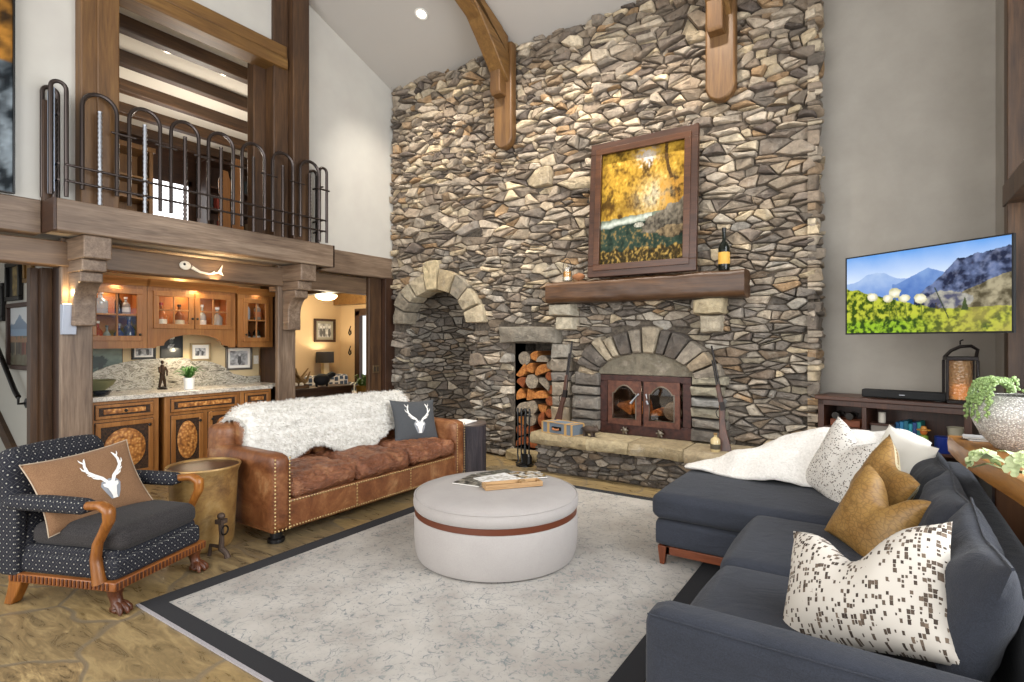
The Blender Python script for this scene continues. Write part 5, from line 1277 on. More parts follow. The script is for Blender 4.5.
def pillow_surf(w, h, t, chop=0, cx=0.0, seed=0, wr=.008):
    def f(x, y, s):            # x,y in [-1,1]; s = +1 front, -1 back; local X width, Z height, front = -Y
        ex = 1-.09*(1-y*y); ey = 1-.09*(1-x*x)
        X = x*w/2*ex; Z = y*h/2*ey
        k = max(0, (1-abs(x)**2.6)*(1-abs(y)**2.6)); th = t/2*k**.55
        if chop:
            g = math.exp(-((x-cx)/.38)**2)*((y+1)/2)**1.6; Z -= chop*g; th *= (1-.25*g)
            X += (.05*w*((y+1)/2)**2)*(x-cx)*-.6
        n_ = wr*(noise.noise(Vector((X*7+seed, Z*7, s*3)))+.5*noise.noise(Vector((X*16+seed, Z*16, s*5))))*min(1, k*4)
        return Vector((X, -s*(th+n_), Z))
    return f
def pillow_mesh(surf, n=26):
    b = MB()
    for s in (1, -1): b.grid(lambda u, v: surf(2*u-1, 2*v-1, s), n, n)
    return b
def orient(loc, face, up=(0, 0, 1), roll=0.0, lean=0.0):
    # local -Y towards `face` (horizontal angle in degrees, 0 = +X), leaning back by `lean`, rolled by `roll`
    m = Matrix.Rotation(R(face)+PI/2, 4, 'Z') @ Matrix.Rotation(R(-lean), 4, 'X') @ Matrix.Rotation(R(roll), 4, 'Y')
    return m.to_euler()
def pillow(name, label, loc, face, lean, roll, w, h, t, mat, chop=0, cx=0, seed=0, group=None, piping=None, cat='pillow'):
    # loc = the pillow's centre
    o = thing(name, label, cat, loc, 0, group, rot=orient(loc, face, roll=roll, lean=lean)); sf = pillow_surf(w, h, t, chop, cx, seed)
    mesh_obj('cover', pillow_mesh(sf), mat, o, weld=1e-4, smooth=80)
    if piping is not None:
        pts = [sf(-1+2*i/16, -1, 0) for i in range(16)]+[sf(1, -1+2*i/16, 0) for i in range(16)]+[sf(1-2*i/16, 1, 0) for i in range(16)]+[sf(-1, 1-2*i/16, 0) for i in range(16)]
        mesh_obj('piping', MB().tube(pts, .0035, 6, closed=True), piping, o)
    return o, sf
def antler(o, sf, white, grey, sc=1.0, cx=0.0, cy=0.0, asx=1.0):
    # stag skull with antlers, appliqued on the pillow front
    def P(x, y, e=.003):
        p = sf(cx+x*sc*asx, cy+y*sc, 1); return p+Vector((0, -e, 0))
    b = MB()
    def patch(pts, e):
        cxx = sum(p[0] for p in pts)/len(pts); cyy = sum(p[1] for p in pts)/len(pts); rings = [[P(cxx+(p[0]-cxx)*k, cyy+(p[1]-cyy)*k, e) for p in pts] for k in (1, .5, .02)]; n = len(pts)
        vs = [p for r_ in rings for p in r_]; fs = []
        for r_ in range(2):
            for j in range(n): fs.append((r_*n+j, r_*n+(j+1) % n, (r_+1)*n+(j+1) % n, (r_+1)*n+j))
        b.add(vs, fs)
    patch([(-.22, -.02), (-.17, .08), (0, .12), (.17, .08), (.22, -.02), (.15, -.22), (.08, -.36), (-.08, -.36), (-.15, -.22)], .003)
    mesh_obj('grey_shield', b, grey, o, fix=False, smooth=0)
    b = MB(); patch([(-.10, .02), (-.06, .06), (.06, .06), (.10, .02), (.17, .02), (.16, -.05), (.10, -.10), (.05, -.28), (.05, -.36), (-.05, -.36), (-.05, -.28), (-.10, -.10), (-.16, -.05), (-.17, .02)], .006)
    for s in (-1, 1):
        def st(pts, ws):
            pp = []
            for i in range(len(pts)-1):
                for k in range(4): pp.append((pts[i][0]+(pts[i+1][0]-pts[i][0])*k/4, pts[i][1]+(pts[i+1][1]-pts[i][1])*k/4, ws[i]+(ws[i+1]-ws[i])*k/4))
            pp.append((pts[-1][0], pts[-1][1], ws[-1]))
            b.strip([P(s*p[0], p[1], .006) for p in pp], [p[2]*.62 for p in pp], (0, 1, 0))
        st([(.06, .04), (.13, .16), (.27, .28), (.37, .40), (.38, .56), (.33, .70), (.30, .76)], [.03, .034, .030, .028, .024, .018, .005])
        st([(.13, .16), (.22, .18), (.30, .22), (.34, .28)], [.022, .018, .013, .004]); st([(.37, .42), (.45, .48), (.47, .56)], [.02, .014, .004]); st([(.36, .62), (.42, .70), (.43, .76)], [.016, .012, .004]); st([(.27, .28), (.36, .30), (.40, .34)], [.016, .012, .004])
    mesh_obj('antler_motif', b, white, o, fix=False, smooth=0)

# ---------------------------------------------------------------- leather sofa
le = N('saddle_leather', .38); v = le.co(); f = le.noise(v, 4.5, 6, .65, .6); g = le.noise(v, 40, 5, .65); cr = le.vor(v, 90, 'DISTANCE_TO_EDGE')
c = le.ramp(f, [(.28, '#4a2815'), (.45, '#744527'), (.58, '#8d5c38'), (.75, '#b08a60')])
c = le.mix(le.ramp(g, [(.35, .35), (.6, 0.0)]), c, '#4d2711'); le.base(c); le.rough(le.ramp(g, [(.3, .30), (.7, .5)])); le.bump(le.mix(.5, g, cr), .25, .004); LE = le.m
le = N('seat_leather', .34); v = le.co(); f = le.noise(v, 5, 6, .65, .6); g = le.noise(le.co('Object', (1, 1, 2)), 16, 7, .7, 1.2)
c = le.ramp(f, [(.28, '#5c3321'), (.5, '#8a573b'), (.72, '#b98560')]); c = le.mix(le.ramp(g, [(.35, .45), (.55, 0.0)]), c, '#3f1f12'); le.base(c); le.bump(g, .9, .03); LS = le.m
sx0 = -4.15; SYC = 3.465
sofa = thing('leather_sofa', 'long tan leather sofa with nailhead trim in front of the bar', 'sofa', (sx0, SYC, 0))
hw = 1.115
b = MB(); b.box(-.46, .465, -hw+.01, hw-.01, .085, .31); mesh_obj('base', b, LE, sofa, bev=.015)
for s in (-1, 1):
    y0, y1 = s*hw, s*(hw-.155)
    b = cushion(.95, .155, .575, .05, .006, 10, .003, s); 
    mesh_obj('arm', MB().add([Vector(p)+Vector((.015, s*(hw-.0775), .085)) for p in b.v], b.f), LE, sofa, weld=1e-4, smooth=60)
b = cushion(.24, 2*hw-.02, .74, .07, .01, 16, .004, 2)
mesh_obj('backrest', MB().add([Vector(p)+Vector((-.36, 0, .085)) for p in b.v], b.f), LE, sofa, weld=1e-4, smooth=60)
cw = (2*hw-.31)/3
for i in range(3):
    cy = -hw+.155+cw*(i+.5)
    b = cushion(.74, cw-.004, .165, .065, .035, 64, .026, 5+i*3.7, 9, .02)
    mesh_obj('seat_cushion', MB().add([Vector(p)+Vector((.115, cy, .305)) for p in b.v], b.f), LS, sofa, weld=1e-4, smooth=70)
    b = cushion(.22, cw+(.02 if i != 1 else 0), .44, .08, .03, 18, .010, 15+i*2.3, 6)
    Mx = Matrix.Translation((-.19, cy, .46)) @ Matrix.Rotation(R(-9), 4, 'Y')
    mesh_obj('back_cushion', MB().add([Mx @ Vector(p) for p in b.v], b.f), LE, sofa, weld=1e-4, smooth=70)
nails = MB()
def nailrow(p, q, sp=.026):
    p, q = Vector(p), Vector(q); k = int((q-p).length/sp)
    for i in range(k+1):
        c_ = p.lerp(q, i/k); nails.add([c_+Vector(d)*.0095 for d in ((0, 0, 0.9), (0, .9, 0), (0, 0, -.9), (0, -.9, 0), (.8, 0, 0), (0, .64, .64), (0, .64, -.64), (0, -.64, -.64), (0, -.64, .64))], [(0, 5, 4), (5, 1, 4), (1, 6, 4), (6, 2, 4), (2, 7, 4), (7, 3, 4), (3, 8, 4), (8, 0, 4)])
xf = .49
for s in (-1, 1):
    for y in (hw-.018, hw-.137): nailrow((xf+.003, s*y, .11), (xf+.003, s*y, .63))
    nailrow((xf+.003, s*(hw-.137), .105), (xf+.003, s*(hw-.018), .105))
nailrow((.468, -hw+.165, .105), (.468, hw-.165, .105)); nailrow((.468, -hw+.165, .295), (.468, hw-.165, .295))
for k in (1, 2): nailrow((.468, -hw+.155+cw*k, .12), (.468, -hw+.155+cw*k, .28))
o = mesh_obj('nailhead_trim', nails, N('antique_brass', .3, .7).base('#b59a6a').m, sofa, fix=False); o['kind'] = 'stuff'
for sx in (-.38, .40):
    for s in (-1, 1): mesh_obj('foot', MB().lathe([(.05, 0), (.062, .006), (.062, .03), (.045, .04), (.045, .086)], (sx, s*(hw-.085), 0), 20), M['black'], sofa)
# sheepskin
wl = N('sheep_wool', .95, Sheen_Weight=.1); _f = wl.noise(wl.co(), 30, 4); WL = wl.base(wl.ramp(_f, [(.3, '#d6d2ca'), (.6, '#ebe8e2')])).m
def fleece(s, t):
    # s along sofa, t from behind the back (0) over the top to the seat (1)
    y = -.99+1.84*s; edge = 1+.10*math.sin(s*13+.5)+.10*nz(s*5, 3); q = t*edge
    y += .05*nz(t*4, s*2, 7)*(1 if s < .02 or s > .98 else .3)
    prof = [(-.47, .62), (-.485, .78), (-.44, .87), (-.33, .925), (-.20, .935), (-.115, .86), (-.075, .72), (-.04, .59), (.0, .515), (.06, .49)]
    lim = (8.6-1.6*abs(nz(s*6, 1.7))-.9*(1-math.sin(PI*min(1, s*1.05))))/9
    u = min(q, 1.1)*9*lim; i = min(int(u), 8); f_ = u-i
    x = prof[i][0]+(prof[i+1][0]-prof[i][0])*f_; z = prof[i][1]+(prof[i+1][1]-prof[i][1])*f_
    z -= .05*max(0, s-.7)*(i > 1)
    if s < .04: z -= .10*(.04-s)/.04*(1 if i < 6 else .2)
    d = .022+.014*nz(y*7, t*6, 2)+.01*nz(y*19, t*19, 4)
    return Vector((x+d*(.2 if i > 4 else -.2), y, z+d*(.9 if i < 6 else .3)))
fl_ = MB(); fl_.grid(fleece, 70, 40)
rg = random.Random(8)
for i in range(22000):
    s, t = rg.random(), rg.random()
    if rg.random() < .18: t = 1-.02*rg.random()
    elif rg.random() < .10: s = rg.choice((.005, .995))
    p = fleece(s, t); e = .01
    du = fleece(min(1, s+e), t)-fleece(max(0, s-e), t); dv = fleece(s, min(1, t+e))-fleece(s, max(0, t-e)); nrm = du.cross(dv)
    if nrm.length < 1e-9: continue
    nrm.normalize()
    if nrm.x*.7+nrm.z < 0: nrm = -nrm
    if t < .12: nrm = Vector((-.8, 0, .5))
    d = (nrm*.8+Vector((rg.gauss(.12, .35), rg.gauss(0, .5), rg.gauss(-.35, .35)))).normalized(); Lh = rg.uniform(.018, .048)
    if t > .97: d = (d+Vector((.3, 0, -.9))).normalized()
    if s < .01: d = (d+Vector((0, -1, 0))).normalized()
    if s > .99: d = (d+Vector((0, 1, 0))).normalized()
    sd = d.cross(Vector((rg.gauss(0, 1), rg.gauss(0, 1), rg.gauss(0, 1)))).normalized()*.0024
    m = p+d*Lh*.55; q = p+d*Lh+Vector((0, 0, -.006))
    fl_.add([p-sd, p+sd, m+sd*.8, m-sd*.8, q], [(0, 1, 2, 3), (3, 2, 4)])
o = single('sheepskin_throw', 'fluffy white sheepskin throw draped over the leather sofa back', 'throw', fl_, WL, (sx0, SYC, 0), fix=False)
PWH = plain('applique_white', '#ece8e2', .8); PGR = plain('applique_grey', '#8d9096', .8)
CH = fabric('charcoal_canvas', '#3f4144', '#4d4f52', 250)
o, sf = pillow('antler_pillow', 'charcoal grey pillow with white stag antlers at the right end of the leather sofa', (-4.03, 4.20, .665), -16, 20, 3, .52, .46, .15, CH, seed=2)
antler(o, sf, PWH, PGR, 1.3, .05, -.20)
b = MB()
for x in (-1, 1): b.tube([sf(x*.97, -.97, 0), sf(x*1.0, -1.0, 0)+Vector((x*.012, -.015, -.012)), sf(x*1.0, -1.0, 0)+Vector((x*.02, -.02, -.03))], [.006, .012, .016], 6)
mesh_obj('tassel', b, PWH, o)

# ---------------------------------------------------------------- armchair
def dotted(name, c0, c1, scale, th):
    m = N(name, .9); vv = m.co('st', (1, 1, 1), (0, 0, R(45))); d = m.vor(vv, scale, 'F1', 'EUCLIDEAN', 0.0, '2D')
    gx = m.n('SeparateXYZ'); m.l(vv, gx.inputs[0]); 
    def line(o_):
        w_ = m.math('FRACT', m.math('MULTIPLY', o_, scale)); return m.math('LESS_THAN', m.math('ABSOLUTE', m.math('SUBTRACT', w_, .5)), .015)
    ln = m.math('MULTIPLY', m.math('MAXIMUM', line(gx.outputs[0]), line(gx.outputs[1])), .22)
    k = m.math('MAXIMUM', m.ramp(d, [(th, 1.0), (th+.04, 0.0)]), ln)
    m.base(m.mix(k, c0, c1)); return m.m
NV = dotted('navy_dotted', '#11131f', '#a9a79f', 30, .09)
CW = wood('carved_maple', ('#5f3413', '#96591f', '#ba7c36'), 'x', 2, .25, .1); CWz = wood('carved_maple_z', ('#5f3413', '#96591f', '#ba7c36'), 'z', 2, .32, .1)
DC = wood('claw_wood', ('#3a1c0e', '#5a2f18', '#7b4526'), 'z', 2, .35, .2)
ac = thing('armchair', 'navy dotted upholstered armchair with carved wooden arms and claw feet', 'armchair', (-3.91, 1.45, 0), R(22.5))
b = MB(); b.box(-.36, .345, -.315, .315, .18, .30); mesh_obj('seat_base', b, NV, ac, bev=.03, seg=3)
b = MB(); b.box(-.33, .32, -.30, .30, .275, .335); mesh_obj('seat_deck', b, NV, ac, bev=.025, seg=3)
b = MB()
b.box(.31, .362, -.335, .335, .135, .185); b.box(-.36, .32, -.335, -.30, .135, .185); b.box(-.36, .32, .30, .335, .135, .185)
mesh_obj('apron', b, wood('apron_wood', ('#6d3a18', '#93592a', '#a96b37'), 'y', 2, .35, .1), ac, bev=.006)
b = MB()
for i in range(26): y = -.32+i*.0256; b.box(.360, .368, y-.006, y+.006, .142, .180)
mesh_obj('apron_carving', b, DC, ac, bev=.002); b = MB()
for i in range(25): x = -.33+i*.027; b.box(x-.006, x+.006, -.341, -.333, .142, .180)
mesh_obj('apron_carving', b, DC, ac, bev=.002)
b = cushion(.64, .56, .125, .05, .025, 22, .006, 3, 5)
mesh_obj('seat_cushion', MB().add([Vector(p)+Vector((.035, 0, .325)) for p in b.v], b.f), fabric('charcoal_weave', '#1e1c1d', '#3b3737', 180, bump=.5), ac, weld=1e-4, smooth=70)
b = cushion(.17, .62, .60, .07, .025, 18, .003, 6)
Mx = Matrix.Translation((-.335, 0, .27)) @ Matrix.Rotation(R(-14), 4, 'Y')
mesh_obj('backrest', MB().add([Mx @ Vector(p) for p in b.v], b.f), NV, ac, weld=1e-4, smooth=70)
for s in (-1, 1):
    b = cushion(.56, .10, .075, .032, .008, 12)
    mesh_obj('arm_pad', MB().add([Vector(p)+Vector((-.10, s*.31, .545)) for p in b.v], b.f), NV, ac, weld=1e-4, smooth=60)
    b = MB(); b.box(-.42, -.29, s*.31-.035, s*.31+.035, .17, .585); mesh_obj('side_panel', b, NV, ac, bev=.02, seg=3)
    pts = [(.10, s*.315, .585), (.19, s*.32, .592), (.265, s*.325, .600), (.315, s*.325, .575), (.315, s*.325, .52), (.28, s*.325, .455), (.245, s*.328, .39), (.235, s*.33, .31), (.25, s*.33, .24), (.262, s*.33, .175)]
    rr_ = [.030, .030, .032, .036, .033, .029, .029, .031, .036, .040]
    fine = []; fr = []
    for i in range(len(pts)-1):
        for k in range(3):
            a_ = k/3; fine.append(tuple(pts[i][j]+(pts[i+1][j]-pts[i][j])*a_ for j in range(3))); fr.append(rr_[i]+(rr_[i+1]-rr_[i])*a_)
    fine.append(pts[-1]); fr.append(rr_[-1])
    mesh_obj('carved_arm', MB().tube(fine, fr, 12, flat=.8), CWz, ac, smooth=70)
    # claw foot
    b = MB(); cx, cy = .325, s*.285
    b.tube([(cx-.01, cy, .145), (cx-.012, cy, .10), (cx, cy, .06), (cx+.012, cy, .035)], [.048, .034, .030, .040], 12)
    for k in (-1, 0, 1):
        a_ = k*.65; dx, dy = math.cos(a_), math.sin(a_)
        b.tube([(cx+.008, cy+.012*k, .055), (cx+.030*dx+.01, cy+.034*dy, .045), (cx+.055*dx+.008, cy+.05*dy, .026), (cx+.066*dx+.008, cy+.06*dy, .006)], [.020, .018, .017, .008], 8)
    b.tube([(cx, cy, .04), (cx-.03, cy, .02), (cx-.035, cy, .004)], [.024, .018, .012], 8); b.sphere((cx+.012, cy, .022), (.035, .038, .022), 8)
    mesh_obj('leg', b, DC, ac, smooth=70)
    b = MB(); b.prism([(-.36, .15), (-.27, .15), (-.30, .08), (-.345, .0), (-.40, .0), (-.375, .08)], 'y', s*.30-.03, s*.30+.03); mesh_obj('leg', b, CWz, ac, bev=.006)
BR = fabric('brown_canvas', '#73533a', '#8a684a', 250)
o, sf = pillow('antler_pillow', 'tan brown lumbar pillow with white stag antlers on the navy armchair', (-4.0, 1.36, .625), 6, 30, -6, .58, .45, .14, BR, chop=.0, seed=5, piping=plain('pale_piping', '#b3a28c', .8))
antler(o, sf, PWH, PGR, 1.25, .24, -.22, .76)
# copper drum and andiron
cu = N('aged_copper', .4, .35); f = cu.noise(cu.co(), 4, 7, .7, .3); g = cu.noise(cu.co('Object', (1, 1, 1.6)), 3.2, 6, .7, .4)
cu.base(cu.mix(cu.ramp(g, [(.5, 0.0), (.68, .8)]), cu.ramp(f, [(.3, '#7a5836'), (.5, '#a9854f'), (.7, '#c4a876')]), '#5a3c2c')).bump(f, .15, .004)
dr = thing('copper_drum', 'weathered copper drum table with flared rim beside the leather sofa', 'side table', (-4.12, 2.095, 0))
mesh_obj('barrel', MB().lathe([(.17, 0), (.185, .01), (.20, .05), (.222, .44), (.226, .53), (.238, .565), (.248, .588), (.243, .598), (.232, .590), (.228, .56)], n=48), cu.m, dr)
ct = N('copper_top', .35, .6); f = ct.noise(ct.co(), 6, 5); ct.base(ct.ramp(f, [(.3, '#2e1d15'), (.7, '#553828')])); mesh_obj('top', MB().lathe([(.238, .580), (.23, .584), (.12, .582), (.001, .584)], n=48), ct.m, dr)
an = thing('andiron', 'small rusty iron andiron standing in front of the copper drum', 'andiron', (-3.80, 2.05, 0), R(18))
b = MB(); b.tube([(0, 0, .05), (.005, 0, .15), (-.002, 0, .24)], [.02, .016, .018], 8); b.box(-.028, .028, -.028, .028, .235, .265); b.sphere((0, 0, .285), (.026, .026, .024), 8); b.tube([(0, 0, .06), (.045, 0, .03), (.055, 0, .0)], [.02, .018, .022], 8); b.tube([(0, 0, .07), (-.09, 0, .075), (-.10, 0, .0)], [.014, .012, .014], 8)
mesh_obj('post', b, N('rusty_iron', .6, .5).base('#55463c').m, an); mesh_obj('ring', MB().tube([(.03, .03*math.cos(a), .19+.03*math.sin(a)) for a in [2*PI*i/14 for i in range(14)]], .006, 6, closed=True), M['iron'], an)
# log stump table with papers
lgm = N('charred_log', .7); f = lgm.noise(lgm.co('Object', (16, 16, 1.2)), 1.0, 6, .65, .5); lgm.base(lgm.ramp(f, [(.3, '#141216'), (.55, '#2f2a30'), (.75, '#544a4c')])).bump(f, .8, .015)
lt_ = thing('stump_table', 'dark charred log stump table beyond the right sofa arm', 'side table', (-3.98, 5.02, 0))
mesh_obj('trunk', MB().grid(lambda a, c: ((.215+.008*nz(math.cos(a*2*PI)*5, math.sin(a*2*PI)*5, c))*math.cos(a*2*PI), (.215+.008*nz(math.cos(a*2*PI)*5, math.sin(a*2*PI)*5, c))*math.sin(a*2*PI), .545*c), 48, 8), lgm.m, lt_, weld=1e-4)
mesh_obj('top', MB().lathe([(.218, .535), (.22, .55), (.21, .56), (.001, .56)], n=40), N('stump_top', .4).base('#5a4f4a').m, lt_)
for i, (dx, dy, r_, lb) in enumerate(((-.03, -.05, 12, 'lower loose white paper sheets on the stump table by the sofa'), (-.05, -.07, -14, 'upper stack of white papers on the stump table by the sofa'))):
    single('paper_stack', lb, 'papers', MB().box(-.11, .11, -.15, .15, 0, .008), plain('white_paper', '#e9e7e4', .7), (-3.98+dx, 5.02+dy, .5605+.0085*i), R(r_), group='papers on the stump table')
# ================================================================ SECTIONAL, PILLOWS, TELEVISION CORNER
nf = N('navy_twill', .92, Sheen_Weight=.05); v = nf.co(); f = nf.noise(v, 260, 2); g = nf.noise(v, 3.2, 4, .6)
NF = nf.base(nf.mix(.35, nf.ramp(f, [(.3, '#1d2028'), (.7, '#30343f')]), nf.ramp(g, [(.3, '#1c1f26'), (.7, '#343843')]))).bump(nf.mix(.85, f, nf.noise(nf.co('Object', (1, 1, 2.2)), 7, 4, .55, 1.2)), .5, .02).m
CHW = wood('cherry_wood', ('#4a2110', '#6f371c', '#8a4a28'), 'x', 2, .35, .1); CHY = wood('cherry_wood_y', ('#4a2110', '#6f371c', '#8a4a28'), 'y', 2, .35, .1)
se = thing('sectional_sofa', 'charcoal navy sectional sofa with chaise and cherry wood base', 'sofa', (0, 3.1, 0))
def up(b, dx, dy, dz, M_=None):
    q = MB(); vs = [Vector(p) for p in b.v]
    if M_ is not None: vs = [M_ @ p for p in vs]
    q.add([p+Vector((dx, dy, dz)) for p in vs], b.f); return q
Y = lambda y: y-3.1
def cu_part(name, x0, x1, y0, y1, z0, z1, r, puff, n=18, wr=0, seed=0, front=0, ws=5):
    b = cushion(x1-x0, y1-y0, z1-z0, r, puff, n, wr, seed, ws, front); return mesh_obj(name, up(b, (x0+x1)/2, Y((y0+y1)/2), z0), NF, se, weld=1e-4, smooth=70)
cu_part('base', -.60, .42, 1.80, 3.56, .14, .315, .035, .002, 10); cu_part('chaise_base', -1.255, .42, 3.575, 4.52, .14, .315, .035, .002, 12)
cu_part('seat_cushion', -.625, .20, 1.885, 2.70, .30, .465, .055, .022, 22, .004, 1, .02); cu_part('seat_cushion', -.635, .20, 2.705, 3.55, .30, .47, .055, .022, 22, .004, 4, .02)
cu_part('chaise_cushion', -1.275, .20, 3.57, 4.50, .315, .485, .055, .018, 26, .003, 7, .015)
cu_part('arm', -.645, .45, 1.725, 1.875, .14, .625, .05, .008, 16, .002, 9); cu_part('arm', -.70, .45, 4.52, 4.66, .14, .62, .05, .006, 14, .002, 12)
cu_part('back_frame', .34, .475, 1.74, 4.65, .14, .715, .045, .002, 18, .002, 5)
seam = MB()
for z in (.612,): seam.tube([(-.63, Y(1.735), z), (-.2, Y(1.733), z), (.4, Y(1.733), z)], .003, 6)
mesh_obj('arm_seam', seam, NF, se)
# loose back cushions: puffed, leaning on the frame
for i, (y0, y1, zt, lean, wr) in enumerate(((1.93, 2.78, .90, 15, .012), (2.76, 3.55, .87, 16, .012), (3.57, 4.38, .84, 17, .012))):
    w = y1-y0; h = zt-.45; sfn = pillow_surf(w, h, .21, .015, 0, 10+i*3, .014)
    Mx = Matrix.Translation((.235, Y((y0+y1)/2), .45+h/2)) @ Matrix.Rotation(R(-90), 4, 'Z') @ Matrix.Rotation(R(-lean), 4, 'X')
    b = pillow_mesh(sfn, 28); mesh_obj('back_cushion', up(b, 0, 0, 0, Mx), NF, se, weld=1e-4, smooth=80)
    pts = [sfn(-1+2*k/16, 1, 0) for k in range(17)]; b = MB().tube([Mx @ p for p in pts], .005, 6); mesh_obj('cushion_seam', b, NF, se)
b = MB(); b.box(-1.20, .40, Y(3.60), Y(3.645), .085, .14); b.box(-1.20, .40, Y(4.44), Y(4.49), .085, .14); mesh_obj('wood_rail', b, CHW, se, bev=.004)
b = MB(); b.box(-1.20, -1.155, Y(3.60), Y(4.49), .085, .14); b.box(-.56, -.51, Y(1.80), Y(3.60), .085, .14); mesh_obj('wood_rail', b, CHY, se, bev=.004)
for (x, y) in ((-1.205, 3.62), (-1.205, 4.455), (-.535, 1.83), (.38, 1.83), (.38, 4.46)):
    b = MB(); s_ = .03; 
    b.add([(x-s_, Y(y)-s_, .14), (x+s_, Y(y)-s_, .14), (x+s_, Y(y)+s_, .14), (x-s_, Y(y)+s_, .14), (x-.018, Y(y)-.018, .0145), (x+.012, Y(y)-.018, .0145), (x+.012, Y(y)+.018, .0145), (x-.018, Y(y)+.018, .0145)], [(0, 1, 2, 3), (7, 6, 5, 4), (0, 4, 5, 1), (1, 5, 6, 2), (2, 6, 7, 3), (3, 7, 4, 0)])
    mesh_obj('leg', b, wood('cherry_leg', ('#4a2110', '#6f371c', '#8a4a28'), 'z', 2, .35, .1), se, bev=.003)
# patterned pillows
def speck(name, base, dark, scale, size, rnd=.55, thin=1.0):
    m = N(name, .95); v = m.co('Object', (1, .02, thin), (0, 0, 0)); 
    d = m.vor(v, scale, 'F1', 'CHEBYCHEV', rnd); cc = m.vor(v, scale, 'F1', 'CHEBYCHEV', rnd, out='Color'); sp = m.n('SeparateColor'); m.l(cc, sp.inputs[0])
    th = m.math('MULTIPLY', m.math('SUBTRACT', sp.outputs[0], .15), size); k = m.math('LESS_THAN', d, th)
    dc = m.mix(m.math('MULTIPLY', sp.outputs[1], .6), dark, '#8d7a68'); wv = m.noise(m.co(), 300, 2)
    m.base(m.mix(k, m.mix(wv, base, '#c9c2b8'), dc)); m.bump(wv, .25, .002); return m.m
SPK = speck('ivory_brown_dash', '#c9c2b8', '#3a2f28', 100, .64, .36, .66); SPF = speck('ivory_black_speck', '#d3d0cb', '#232325', 120, .55, .7)
mu = N('mustard_leather', .5); f = mu.vor(mu.co('Object', (1, .4, 1.6), (0, R(30), 0)), 34, 'DISTANCE_TO_EDGE'); g = mu.noise(mu.co(), 9, 4)
MU = mu.base(mu.mix(.5, mu.ramp(f, [(.03, '#664820'), (.12, '#99743c')]), mu.ramp(g, [(.3, '#7d5828'), (.7, '#ad8a52')]))).bump(f, .4, .004).m
CRM = plain('cream_back', '#cfc3a2', .8)
def two_tone(o, sf): 
    b = MB(); b.grid(lambda u, v_: sf(2*u-1, 2*v_-1, -1)+Vector((0, .0025, 0)), 20, 20); mesh_obj('cream_back', b, CRM, o, fix=False, smooth=80)
pillow('throw_pillow', 'large ivory pillow with brown dashes, dented, nearest on the sectional', (-.05, 2.235, .655), 232, 36, -24, .60, .45, .21, SPK, chop=.12, cx=-.05, seed=3, group='throw pillows on the sectional')
o, sf = pillow('throw_pillow', 'mustard leather pillow nearer the ivory pillow, dented in front', (-.02, 3.18, .645), 222, 24, 12, .46, .42, .18, MU, chop=.12, cx=.1, seed=12, group='throw pillows on the sectional')
o, sf = pillow('throw_pillow', 'mustard leather pillow with cream back standing behind the other mustard pillow', (.0, 3.56, .70), 206, 18, 26, .46, .46, .17, MU, chop=.05, cx=.0, seed=15, group='throw pillows on the sectional'); two_tone(o, sf)
pillow('throw_pillow', 'ivory pillow with fine black specks beside the white blanket', (-.20, 4.12, .70), 222, 20, 14, .52, .52, .19, SPF, chop=.07, cx=.1, seed=19, group='throw pillows on the sectional')
pillow('throw_pillow', 'plain ivory pillow mostly hidden behind the black specked pillow', (.09, 4.27, .69), 215, 18, 10, .46, .46, .16, plain('ivory_linen', '#dcd8cf', .9), seed=23, group='throw pillows on the sectional')
# plush blanket over the chaise end
pb = N('plush_white', .95, Sheen_Weight=.1); f = pb.noise(pb.co(), 70, 4, .7); PB = pb.base(pb.ramp(f, [(.3, '#cfcac3'), (.7, '#ebe7e1')])).bump(f, .7, .01).m
def blanket(u, v):
    # u from the tip on the chaise to the far arm; v across, 0 = the side towards the seat
    path = [(-1.27, 4.40, .505), (-1.07, 4.41, .555), (-.88, 4.42, .645), (-.62, 4.44, .755), (-.34, 4.47, .85), (-.08, 4.50, .875), (.12, 4.54, .86), (.27, 4.57, .80)]
    k = u*7; i = min(int(k), 6); f_ = k-i
    p = [path[i][j]+(path[i+1][j]-path[i][j])*f_ for j in range(3)]
    wd = .05+.17*min(1, u*2.6)
    y = p[1]+(v-.55)*wd*2; z = p[2]
    if v < .45: 
        t = (.45-v)/.45; z = z+(.50-z)*(t**1.5)*.96
    if v > .62: z -= (v-.62)*1.2*min(1, u*1.8)
    amp = min(1, u*3.5)
    z += amp*(.020*math.sin(v*9+u*17+2*nz(u*3, v*2, 5))+.018*nz(u*9, v*4, 3)+.009*nz(u*24, v*14, 6))
    y += amp*.02*nz(u*10, v*5, 9)
    if y < 4.53: z = max(z, .500+.012*nz(u*12, v*9, 4))
    return Vector((p[0]+amp*.015*nz(u*8, v*6, 1), y, z))
b = MB(); b.grid(blanket, 60, 34); o = single('plush_blanket', 'white plush blanket thrown over the far end of the chaise', 'blanket', b, PB, fix=False, smooth=80)
sd = o.modifiers.new('thickness', 'SOLIDIFY'); sd.thickness = .022; sd.offset = 1
